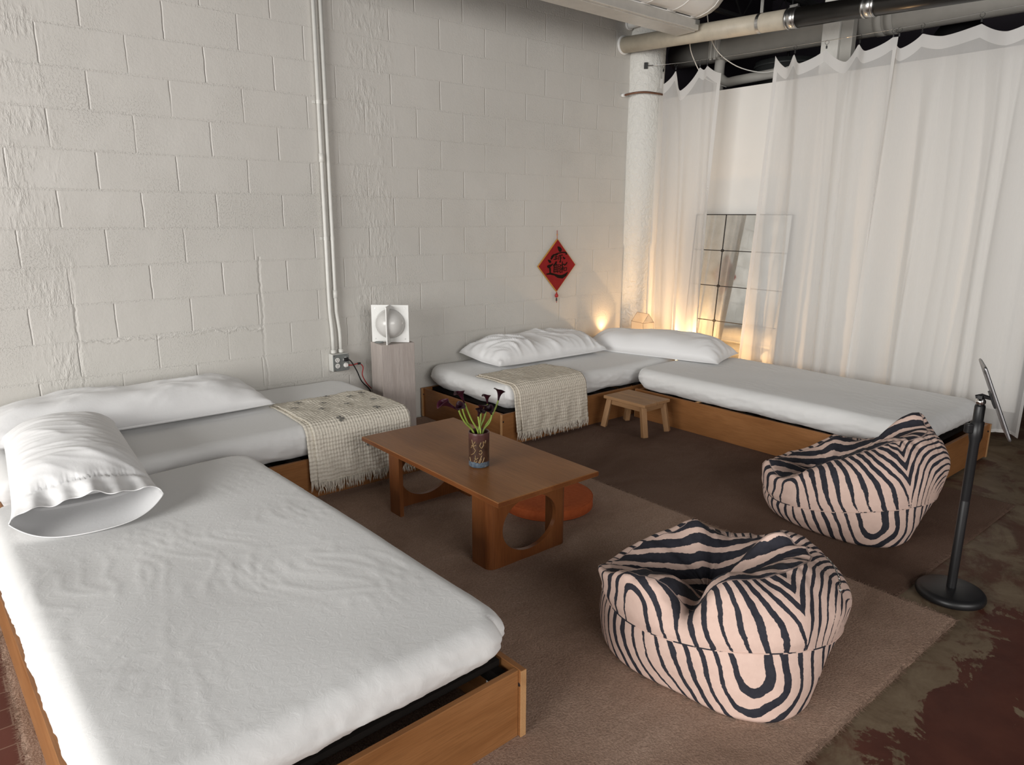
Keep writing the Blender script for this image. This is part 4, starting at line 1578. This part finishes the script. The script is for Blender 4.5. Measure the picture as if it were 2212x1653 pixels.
# ------------------------------------------------------------------ wire-framed house lantern
def house():
    t = NT('lantern_paper')
    tr = t.n('ShaderNodeBsdfTransparent')
    d = t.n('ShaderNodeBsdfTranslucent')
    d.inputs[0].default_value = (.86, .80, .74, 1)
    mx = t.n('ShaderNodeMixShader')
    mx.inputs[0].default_value = .5
    t.l(tr.outputs[0], mx.inputs[1])
    t.l(d.outputs[0], mx.inputs[2])
    t.l(mx.outputs[0], t.out.inputs[0])
    wm = simple('brown_wire', (.10, .055, .035), .6)
    root = thing('house_lantern', 'wire-framed house shaped lantern standing in the far corner', 'lantern', (4.225, -.30, FZ + .001), math.radians(-12))
    a, b, ze, zr = .062, .085, .575, .655
    C = [(-a, -b), (a, -b), (a, b), (-a, b)]
    V = [(x, y, 0) for x, y in C] + [(x, y, ze) for x, y in C] + [(0, -b, zr), (0, b, zr)]
    mesh_obj('panes', V, [(0, 1, 5, 4), (1, 2, 6, 5), (2, 3, 7, 6), (3, 0, 4, 7), (4, 5, 8), (6, 7, 9), (5, 6, 9, 8), (7, 4, 8, 9)], t.m, root, False)
    m = MB()
    E = [(0, 1), (1, 2), (2, 3), (3, 0), (4, 5), (5, 6), (6, 7), (7, 4), (0, 4), (1, 5), (2, 6), (3, 7), (4, 8), (5, 8), (6, 9), (7, 9), (8, 9)]
    for i, k in E:
        m.tube([V[i], V[k]], .0013, 6)
    m.build('wire_frame', wm, root)


house()

# ------------------------------------------------------------------ two small uplights on the floor that make the warm glow
def uplight(label, loc, power, spot=None, blend=.6, rot=(math.pi, 0, 0), r=.02, z0=FZ + .0005):
    root = thing('uplight', label, 'lamp', (loc[0], loc[1], z0), 0, 'small warm uplights')
    h = loc[2]
    MB().lathe([(.045, 0), (.048, .003), (.048, h - .02), (.046, h - .012), (.040, h - .012), (.038, h - .03)], 24).build('housing', M['black'], root, smooth=True)
    t = NT('warm_bulb')
    t.b.inputs['Base Color'].default_value = (1, .6, .3, 1)
    t.b.inputs['Emission Color'].default_value = (1, .55, .22, 1)
    t.b.inputs['Emission Strength'].default_value = 6
    MB().lathe([(.0, h - .028), (.03, h - .026), (.034, h - .022), (.0, h - .018)], 20, closed_ends=False).build('bulb', t.m, root, smooth=True)
    l = bpy.data.lights.new('uplight_beam', 'SPOT' if spot else 'POINT')
    l.energy = power
    l.color = (1.0, .60, .27)
    l.shadow_soft_size = r
    if spot:
        l.spot_size = math.radians(spot)
        l.spot_blend = blend
    o = bpy.data.objects.new('uplight_beam', l)
    COL.objects.link(o)
    o.parent = root
    o.location = (0, 0, h + .012)
    o.rotation_euler = rot


uplight('small uplight against the block wall behind the far pillow', (3.995, -.056, .195), 8.0, 104, 1.0, (math.pi, math.radians(3), 0), z0=.2228)
uplight('small uplight on the floor behind the narrow sheer curtain', (4.52, -.66, .30), 48.0)

# ------------------------------------------------------------------ tablet on its floor stand
def stand():
    root = thing('tablet_stand', 'black floor stand with round base and slim pole', 'stand', (2.243, -3.622, FZ + .001))
    MB().lathe([(0, 0), (.116, 0), (.124, .004), (.1275, .013), (.126, .024), (.119, .033), (.106, .038), (.02, .042), (0, .042)], 64, closed_ends=False).build('base', M['black'], root, smooth=True)
    MB().lathe([(.0175, .028), (.0175, .415), (.0168, .418), (.0168, .422), (.0175, .425), (.0175, .66), (.0235, .685), (.0235, .745), (.0185, .748), (.0185, .805), (.0165, .812), (0, .812)], 28, closed_ends=False).build('pole', M['black'], root, smooth=True)
    MB().box(-.046, -.018, -.012, .012, .700, .738).build('clamp_knob', M['black'], root, bevel=.005, rot=(0, 0, math.radians(-35)))
    MB().lathe([(.017 * math.sin(math.pi * k / 14), .824 - .017 * math.cos(math.pi * k / 14)) for k in range(15)], 24, closed_ends=False).build('ball_joint', M['chrome'], root, smooth=True)
    W = Vector((.925, .380, 0))
    Lf = Vector((-.380, .925, 0))
    m = MB()
    p0 = Vector((0, 0, .826))
    q = p0 - Lf * .045 + Vector((0, 0, .012))
    m.tube([p0 + Lf * .02 + Vector((0, 0, .016)), p0 + Vector((0, 0, .022)), q], [.007, .009, .006], 10)
    m.box(-.02, .02, -.008, .008, .838, .850)
    m.build('bracket', M['black'], root)
    tilt = math.radians(23)
    T = Vector((0, 0, 1)) * math.cos(tilt) + Lf * math.sin(tilt)
    N = W.cross(T).normalized()          # screen side, away from the beds
    if N.dot(-Lf) < 0:
        N = -N
    ctr = Vector((2.229, -3.610, FZ)) + q + N * .014 + W * .02 - T * .005
    tb = thing('tablet', 'slim tablet tilted on the black floor stand, seen edge-on', 'tablet', ctr)
    Mx = Matrix((W, T, N)).transposed()
    tb.rotation_euler = Mx.to_euler()
    glass = simple('tablet_screen', (.012, .012, .014), .08)
    al = simple('tablet_aluminium', (.30, .30, .31), .35, .9, .05)
    V, F = rounded_box(.205, .300, .0105, (.012, .012, .003), .006)
    mesh_obj('body', V, F, al, tb)
    MB().box(-.096, .096, -.142, .142, .0043, .0052).build('screen', glass, tb, bevel=.0004, loc=(0, 0, .001))
    MB().tube([(-.08, .125, -.0042), (-.08, .125, -.0062)], .007, 16).build('camera_lens', M['black'], tb, smooth=True)
    MB().box(-.03, .03, -.03, .03, -.0125, -.0043).build('mount_plate', M['black'], tb, bevel=.002)


stand()

# ------------------------------------------------------------------ bean bags
def zebra_mat():
    t = NT('zebra_canvas')
    v = t.coord()
    at = t.n('ShaderNodeAttribute', attribute_name='stripe')
    aw = t.n('ShaderNodeAttribute', attribute_name='wide')
    rag = t.noise(v, 95, 3, .6)
    wav = t.noise(v, 11, 3, .5)
    ph = t.math('ADD', at.outputs['Fac'], t.math('MULTIPLY', t.math('SUBTRACT', wav, .5), .55))
    sn = t.math('SINE', t.math('MULTIPLY', ph, 2 * math.pi))
    sn = t.math('ADD', sn, t.math('MULTIPLY', t.math('SUBTRACT', rag, .5), .55))
    wv = t.math('MULTIPLY', t.math('SUBTRACT', t.noise(t.coord(loc=(3, 1, 2)), 5, 2), .5), 1.1)
    k = t.math('SUBTRACT', t.math('ADD', sn, wv), aw.outputs['Fac'])
    f = t.ramp(k, [(.0, 0.0), (.07, 1.0)])
    pink = t.ramp(t.noise(v, 40, 3), [(.3, (.62, .45, .385)), (.7, (.665, .49, .42))])
    ink = t.ramp(t.noise(v, 30, 3), [(.3, (.022, .022, .030)), (.7, (.034, .034, .044))])
    col = t.mix(f, pink, ink)
    weave = t.noise(v, 420, 2)
    nm = t.bump(t.math('ADD', t.math('MULTIPLY', t.noise(v, 16, 3), 1.0), t.math('MULTIPLY', weave, .1)), .28, .012)
    return t.fin(col, .85, 0, nm, .2)


M['zebra'] = zebra_mat()


def cr_periodic(xs, ys, q):
    """periodic smooth interpolation over degrees"""
    xs, ys = np.array(xs, float), np.array(ys, float)
    X = np.concatenate([xs - 360, xs, xs + 360])
    Y = np.concatenate([ys, ys, ys])
    m = np.gradient(Y, X)
    i = np.clip(np.searchsorted(X, q) - 1, 0, len(X) - 2)
    h = X[i + 1] - X[i]
    t = (q - X[i]) / h
    return ((2 * t ** 3 - 3 * t ** 2 + 1) * Y[i] + (t ** 3 - 2 * t ** 2 + t) * h * m[i] + (-2 * t ** 3 + 3 * t ** 2) * Y[i + 1] + (t ** 3 - t ** 2) * h * m[i + 1])


def bean_bag(label, c, face, table, seat, seed, zip_phi, base, horns):
    """table rows: phi, seam z, seam R, shoulder R, shoulder z, rim R, rim z; face = heading (rad) of the front"""
    root = thing('bean_bag', label, 'bean bag', (c[0], c[1], .002), face - math.pi / 2, 'zebra print bean bags')
    # local frame: +y is the front, +x the viewer's right... mirrored below to keep phi clockwise seen from the front
    Tb = np.array(table)
    nphi = 240
    ph = np.linspace(-180, 180, nphi, endpoint=False)
    col = [cr_periodic(Tb[:, 0], Tb[:, k], ph) for k in range(1, 7)]
    zs, Rs, Rsh, zsh, Rr, H = col
    for (hp, hw, hz, hr) in horns:
        g = np.exp(-(((ph - hp + 180) % 360 - 180) / hw) ** 2)
        H = H + hz * g
        Rr = Rr + hr * g
    d = np.radians(ph)
    ux, uy = -np.sin(d), np.cos(d)       # front is +y, viewer's right is -x
    # lower panel
    def lower():
        prof = [(0.0, 0.0), (.70, 0.0), (.95, .0), (.985, .08), (1.02, .45), (1.02, .80), (1.0, 1.0)]
        n = 46
        tt = np.linspace(0, len(prof) - 1, n)
        pr_ = np.array([np.interp(tt, range(len(prof)), [p[0] for p in prof]), np.interp(tt, range(len(prof)), [p[1] for p in prof])])
        # soften
        for _ in range(2):
            pr_[:, 1:-1] = (pr_[:, :-2] + 2 * pr_[:, 1:-1] + pr_[:, 2:]) / 4
        pr_[1] = np.clip(pr_[1], 0, 1)
        bf = cr_periodic([b[0] for b in base], [b[1] for b in base], ph)
        R = np.outer(Rs, pr_[0]) * (bf[:, None] * (1 - pr_[1][None]) + pr_[1][None])
        Z = np.outer(zs, pr_[1])
        wob = 1 + .010 * noise2(np.cos(d) * 3, np.sin(d) * 3, seed)[:, None] * np.linspace(0, 1, n)[None]
        R = R * wob
        per = d[:, None] * .43 + 0 * Z
        Z = Z + (Z > .004) * .004 * noise2(per * 8, Z * 12, seed + 1)
        X, Y = R * ux[:, None], R * uy[:, None]
        q = Z + (.20 - zs[:, None])
        p = per - (.20 - q) * .50 * (1 - sstep(-.12, .14, per)) + .006 * np.sin(q * 34 + per * 9)
        g1 = np.sqrt((p - .091) ** 2 + (np.minimum(q - .150, 0) * .80) ** 2) / .0505 + .22
        g2 = np.sqrt((p - .53) ** 2 + (np.minimum(q - .185, 0) * 1.25) ** 2) / .046 + .30
        # far side just keeps counting
        st = np.minimum(np.maximum(g1, .78), np.maximum(g2, .78))
        wd = .46 + .22 * np.sin(p * 23 + 1) - .55 * np.exp(-((p - .11) / .09) ** 2) - .25 * sstep(.22, .3, p) + 0 * q
        return np.stack([X, Y, Z], -1), st, wd
    V, st, wd = lower()
    lo = mesh_obj('base_panel', V.reshape(-1, 3), grid_faces(nphi, V.shape[1], True, flip=False), M['zebra'], root,
                  attrs={'stripe': st.ravel(), 'wide': wd.ravel()})
    # upper body: seam -> shoulder -> rim -> down into the seat
    sa, sb, sz = seat
    seatx, seaty = -sa, sb
    K = []          # knots as (x,y,z) per phi
    K.append((Rs * ux, Rs * uy, zs))
    K.append(((Rs * .55 + Rsh * .45) * 1.02 * ux, (Rs * .55 + Rsh * .45) * 1.02 * uy, zs * .52 + zsh * .48))
    K.append((Rsh * ux, Rsh * uy, zsh))
    mR = (Rsh + Rr) / 2 * 1.04
    K.append((mR * ux, mR * uy, zsh * .40 + H * .60 + .012))
    K.append((Rr * ux, Rr * uy, H))
    for f, g in ((.22, .88), (.48, .55), (.78, .16), (1.0, 0.0)):
        K.append((Rr * ux * (1 - f) + seatx * f, Rr * uy * (1 - f) + seaty * f, sz + (H - sz) * g))
    K = np.array(K)                      # knots, 3, nphi
    nk = K.shape[0]
    per_seg = 13
    rows = []
    tv = []
    for i in range(nk - 1):
        p0, p1, p2, p3 = K[max(i - 1, 0)], K[i], K[i + 1], K[min(i + 2, nk - 1)]
        for k in range(per_seg):
            t = k / per_seg
            rows.append(.5 * ((2 * p1) + (-p0 + p2) * t + (2 * p0 - 5 * p1 + 4 * p2 - p3) * t * t + (-p0 + 3 * p1 - 3 * p2 + p3) * t ** 3))
            tv.append(i + t)
    rows.append(K[-1])
    tv.append(nk - 1)
    P = np.array(rows).transpose(2, 0, 1)   # phi, t, 3
    tv = np.array(tv)
    # cloth wrinkles
    dd = d[:, None]
    arc = np.concatenate([np.zeros((nphi, 1)), np.cumsum(np.linalg.norm(np.diff(P, axis=1), axis=2), axis=1)], 1)
    cs, sn = np.cos(dd), np.sin(dd)
    w = .010 * noise2(cs * 3 + arc * 3, sn * 3, seed + 3) + .006 * crease(cs * 4 + arc * 6, sn * 5 - arc * 4, seed + 4, 3) * sstep(1.5, 4, tv)[None] \
        + .006 * noise2(cs * 8 + arc * 5, sn * 8, seed + 5) * sstep(2.5, 4, tv)[None]
    w = w * sstep(0, .6, tv)[None] * (1 - sstep(7, 8, tv))[None]
    # puckers at the seam
    P[:, :, 2] += w
    rr = np.maximum(np.hypot(P[:, :, 0], P[:, :, 1]), 1e-4)
    P[:, :, 0] *= 1 + w * .8 / rr
    P[:, :, 1] *= 1 + w * .8 / rr
    p = dd * .43 + 0 * arc
    q = arc
    pp = p + q * (.26 + .16 * sstep(-.2, .2, p)) + .009 * np.sin(q * 26 + p * 11)
    g3 = np.sqrt((pp + .285) ** 2 + np.maximum(q - .085, 0) ** 2 * 1.2) / .054 + .25
    g4 = np.sqrt((p - .56) ** 2 + np.maximum(q - .01, 0) ** 2 * 1.35) / .034 + 1.6
    out = np.minimum(np.maximum(g3, .78), g4)
    a_, b_ = -P[:, :, 0], P[:, :, 1]
    inn = (np.sqrt((a_ - .55) ** 2 * .35 + (b_ + .05 - .5) ** 2 * 1.5) + .55 * P[:, :, 2]) / .088
    k = sstep(3.7, 3.9, tv)[None] + 0 * p
    back = sstep(1.75, 1.95, np.abs(dd)) + 0 * p
    st = np.where(k > .5, inn, out)
    wd = np.where(k > .5, -.42, .66 - .80 * sstep(.03, .22, q) + .35 * sstep(.26, .36, p) + .2 * np.sin(pp * 31))
    up = mesh_obj('body', P.reshape(-1, 3), grid_faces(nphi, P.shape[1], True), M['zebra'], root, attrs={'stripe': st.ravel(), 'wide': wd.ravel()})
    # piping along the seam between the two
    pts = [(Rs[i] * 1.002 * ux[i], Rs[i] * 1.002 * uy[i], zs[i]) for i in range(0, nphi, 3)]
    MB().tube(pts + [pts[0]], .0022, 6, cap=False).build('seam_piping', M['zebra'], root, smooth=True)
    # zip over the top of the back
    zi = int((zip_phi + 180) / 360 * nphi) % nphi
    zp = [tuple(P[(zi + int(j * .9)) % nphi, int(per_seg * 2.5) + j // 3] + np.array([0, 0, .002])) for j in range(0, 26)]
    MB().tube(zp, .0030, 6).build('zip', M['steel'], root, smooth=True)
    pullp = Vector(zp[2])
    MB().box(-.005, .005, -.003, .003, -.018, 0).build('zip_pull', M['chrome'], root, loc=pullp + Vector((0, 0, .006)))
    return root


cam_xy = Vector((-.832, -4.491))


def heading(c):
    return math.atan2(cam_xy.y - c[1], cam_xy.x - c[0])


c1 = (1.25, -3.20)
bag1 = [(-180, .17, .42, .42, .21, .31, .25), (-158, .17, .42, .41, .22, .33, .265), (-132, .16, .42, .42, .18, .37, .23), (-110, .16, .43, .435, .17, .40, .195),
        (-83, .16, .425, .44, .18, .42, .22), (-51, .17, .425, .43, .26, .38, .325), (-30, .19, .43, .43, .28, .36, .345), (-17, .20, .43, .415, .25, .30, .27),
        (-5, .21, .435, .415, .29, .31, .36), (25, .225, .445, .42, .32, .27, .39), (64, .18, .405, .41, .29, .25, .385), (90, .15, .395, .41, .25, .26, .36),
        (112, .15, .40, .42, .25, .25, .355), (140, .16, .41, .42, .25, .25, .33), (160, .17, .42, .42, .22, .29, .27)]
bean_bag('zebra print bean bag nearest the camera on the light rug', c1, heading(c1), bag1, (-.06, -.08, .13), 3, 70,
         [(-180, .9), (-120, .98), (-85, 1.04), (-60, 1.05), (-20, .97), (26, 1.09), (44, .98), (64, .76), (90, .66), (125, .75), (160, .85)],
         [(-158, 9, .030, .01), (128, 10, .030, -.03), (-17, 7, -.02, 0), (-83, 7, .02, .015)])
c2 = (2.775, -2.955)
bag2 = [(-180, .17, .42, .42, .24, .31, .29), (-159, .17, .42, .41, .23, .34, .27), (-131, .14, .42, .42, .16, .37, .19), (-105, .12, .43, .43, .14, .40, .18),
        (-77, .09, .43, .45, .14, .41, .205), (-50, .09, .44, .44, .15, .38, .215), (-32, .11, .445, .43, .20, .33, .295), (-9, .14, .45, .42, .28, .27, .37),
        (20, .19, .465, .41, .32, .22, .42), (45, .19, .42, .40, .33, .22, .45), (75, .17, .385, .40, .33, .26, .46), (111, .17, .40, .43, .33, .30, .46),
        (128, .17, .41, .42, .35, .32, .48), (150, .17, .42, .42, .28, .32, .37)]
bean_bag('zebra print bean bag with a high peak on the dark rug by the far bed', c2, heading(c2), bag2, (-.12, -.10, .13), 19, 110,
         [(-180, .9), (-60, .98), (-20, .97), (15, 1.03), (40, .97), (62, .78), (90, .66), (125, .75), (160, .85)],
         [(-78, 9, .03, .0), (-160, 8, .03, .0), (126, 9, .03, .0)])

# ------------------------------------------------------------------ pipes, duct and light fixture overhead
M['pvc'] = simple('cream_pipe', (.50, .45, .36), .5, 0, .15, 10)
M['black_pipe'] = simple('black_pipe', (.012, .011, .010), .28, 0, .2, 8)
M['grey_pipe'] = simple('grey_pipe', (.42, .41, .38), .5, 0, .08, 8)
M['duct_dark'] = simple('dark_duct', (.06, .065, .065), .5, .3, .1)

dp = thing('drain_pipe', 'cream drain pipe turning black halfway, strapped under the ceiling', 'pipe', (4.15, 0, 2.945))
slope = -.052


def dpt(y):
    return (0, y, -slope * y * -1 * -1) if False else (0, y, y * -slope)


MB().tube([dpt(-.0), dpt(-1.585)], .066, 28).build('cream_section', M['pvc'], dp, smooth=True)
MB().tube([dpt(-1.58), dpt(-3.4)], .066, 28).build('black_section', M['black_pipe'], dp, smooth=True)
for y in (-1.585, -2.12):
    m = MB().tube([dpt(y - .04), dpt(y + .04)], .0695, 28)
    for e in (-.03, .03):
        m.tube([dpt(y + e - .005), dpt(y + e + .005)], .0725, 28)
    m.build('coupling_band', M['steel'], dp, smooth=True)
    MB().box(-.012, .012, y - .03, y + .03, .066 + dpt(y)[2], .086 + dpt(y)[2]).build('band_screw', M['steel'], dp)
for y in (-1.33,):
    m = MB().tube([dpt(y - .012), dpt(y + .012)], .0685, 28)
    m.box(-.003, .003, y - .012, y + .012, .06 + dpt(y)[2], .75)
    m.build('hanger_strap', M['steel'], dp, smooth=False)
MB().lathe([(.066, 0), (.078, .004), (.078, .02), (.066, .024)], 24).build('wall_collar', M['white_paint'], dp, smooth=True, rot=(math.radians(90), 0, 0))

gp = thing('drain_pipe', 'large grey pipe running behind the cream pipe', 'pipe', (5.0, 0, 2.978))
MB().tube([(0, .095, .0), (0, -4.6, -.075)], .110, 32).build('pipe', M['grey_pipe'], gp, smooth=True)
for y in (-.42, -1.82, -1.90):
    MB().tube([(0, y - .03, y * .016), (0, y + .03, y * .016)], .118, 32).build('coupling', M['grey_pipe'], gp, smooth=True)
br = MB().tube(smooth_path([(0, -.42, -.02), (-.02, -.42, -.16), (-.02, -.42, -.26), (-.02, -.42, -.46)]), .045, 20)
br.build('branch', M['grey_pipe'], gp, smooth=True)
MB().tube(smooth_path([(-.02, -.42, -.24), (-.02, -.50, -.30), (-.02, -.62, -.30), (-.02, -1.0, -.29)]), .040, 18).build('elbow', M['grey_pipe'], gp, smooth=True)
m = MB().box(-.13, -.10, -.47, -.37, -.10, .12)
m.tube([(-.135, -.40, -.12), (-.135, -.40, .15)], .012, 8).tube([(-.135, -.44, -.12), (-.135, -.44, .10)], .012, 8)
m.build('hanger_clamp', M['grey_pipe'], gp)

cp = thing('steel_post', 'pale square post in front of the large grey pipe', 'post', (4.825, -1.535, 0))
MB().box(-.045, .045, -.068, .068, FZ, 3.74).build('post_shaft', M['conduit'], cp, bevel=.004)
MB().box(-.02, .045, -.16, -.0685, 2.3, 3.74).build('post_shaded_side', M['grey_pipe'], cp, bevel=.004)  # darker side face of the post, its shade put in as a greyer box

rd = thing('round_duct', 'dark round duct above the white partition', 'duct', (5.55, -.75, 2.66))
MB().tube([(0, .0, -.20), (0, 0, .22)], .28, 40).build('drum', M['duct_dark'], rd, smooth=True)
MB().tube([(0, .0, .17), (0, 0, .19)], .292, 40).build('rim', M['duct_dark'], rd, smooth=True)
MB().tube([(0, 0, .2), (0, 0, 1.08)], .012, 8).build('rod', M['black'], rd)
pd = thing('pendant_shade', 'black dome shade seen above the wide curtain', 'lamp', (5.5, -2.18, 2.86))
MB().lathe([(.19, -.16), (.188, -.08), (.17, .02), (.12, .09), (.05, .12), (0, .125)], 36, closed_ends=False).build('shade', M['black'], pd, smooth=True)
MB().tube([(0, 0, .12), (0, 0, .89)], .006, 8).build('rod', M['black'], pd)

for k, (lab, pts) in enumerate([
        ('pale cable sagging from the cream pipe to the narrow curtain', [(4.30, -.62, 3.3), (4.42, -.50, 2.95), (4.56, -.46, 2.80), (4.70, -.48, 2.68), (4.9, -.56, 2.62)]),
        ('pale cable sagging behind the wire above the white partition', [(4.28, -.72, 3.3), (4.50, -.66, 2.93), (4.70, -.74, 2.76), (4.84, -.95, 2.68), (4.86, -1.2, 2.70)])]):
    o = MB().tube(smooth_path(pts), .0042, 8).build('hanging_cable', M['conduit'], smooth=True)
    tag(o, lab, 'cable')

ct = thing('copper_tube', 'short brown copper tube clipped across the rough column', 'pipe', (4.19, -.02, 2.542))
MB().tube(smooth_path([(-.03, -.01, -.004), (.02, -.075, .012), (.07, -.150, .016), (.14, -.190, .012), (.22, -.215, .006), (.30, -.20, 0)]), .0085, 10).build('tube', simple('brown_copper', (.16, .075, .045), .4, .5, .2, 30), ct, smooth=True)
MB().tube([(-.034, .018, -.004), (-.034, -.016, -.004)], .016, 14).build('end_clip', M['white_paint'], ct, smooth=True)
wf = thing('pipe_stub', 'small white pipe stub in the wall beside the column', 'pipe', (4.215, 0, 3.12))
MB().tube([(0, .0, 0), (0, -.05, 0), (.06, -.12, .02)], .036, 18).build('stub', M['white_paint'], wf, smooth=True)
MB().tube([(0, .0, 0), (0, -.02, 0)], .047, 18).build('collar', M['white_paint'], wf, smooth=True)

fx = thing('light_fixture', 'long white ceiling light fixture with slotted hood', 'light fixture', (0, 0, 0))
# a steel tray with the slotted reflector above it; runs parallel to the block wall
M['tray'] = simple('galvanised_tray', (.62, .60, .56), .35, .35, .06, 14)
x1 = 4.04
MB().box(.6, x1, -.865, -.830, 2.895, 2.965).build('tray_lip', M['tray'], fx, bevel=.003)
MB().box(.6, x1, -.832, -.66, 2.890, 2.897).build('tray_floor', M['tray'], fx, bevel=.001)
hood = []
prof = [(-.850, 2.966), (-.868, 2.972), (-.882, 2.975), (-.925, 2.980), (-.985, 2.994), (-1.045, 3.022), (-1.085, 3.062), (-1.105, 3.115), (-1.108, 3.17)]
n = 36
V, F = [], []
for i in range(n + 1):
    x = .6 + (x1 - .02 - .6) * i / n
    for (y, z) in prof:
        V.append((x, y, z))
m_ = len(prof)
for i in range(n):
    for j in range(m_ - 1):
        if j == 1 and i % 3 != 2:
            continue
        F.append((i * m_ + j, i * m_ + j + 1, (i + 1) * m_ + j + 1, (i + 1) * m_ + j))
ho = mesh_obj('slotted_hood', V, F, M['white_plastic'], fx, True)
sd = ho.modifiers.new('thickness', 'SOLIDIFY')
sd.thickness = .004
for i in range(2, n + 1, 3):
    x = .6 + .5 * (x1 - .62) / n if False else .6 + (x1 - .02 - .6) * i / n
    MB().tube([(x + .048, y - .002, z - .003) for y, z in prof[2:]], .005, 6).build('hood_rib', M['white_plastic'], fx, smooth=True)
MB().box(x1 - .05, x1 + .001, -.872, -.866, 2.93, 2.965).build('end_tab', M['steel'], fx)
MB().prism([(-.83, 2.968), (-.868, 2.974), (-.925, 2.983), (-.985, 2.997), (-1.045, 3.025), (-1.082, 3.064), (-1.102, 3.115), (-1.105, 3.20), (-.83, 3.20)], 'x', x1 - .03, x1 - .024).build('end_plate', M['white_plastic'], fx)
for x in (1.2, 3.3):
    MB().tube([(x, -.9, 3.1), (x, -.9, 3.74)], .004, 6).build('suspension_rod', M['black'], fx)
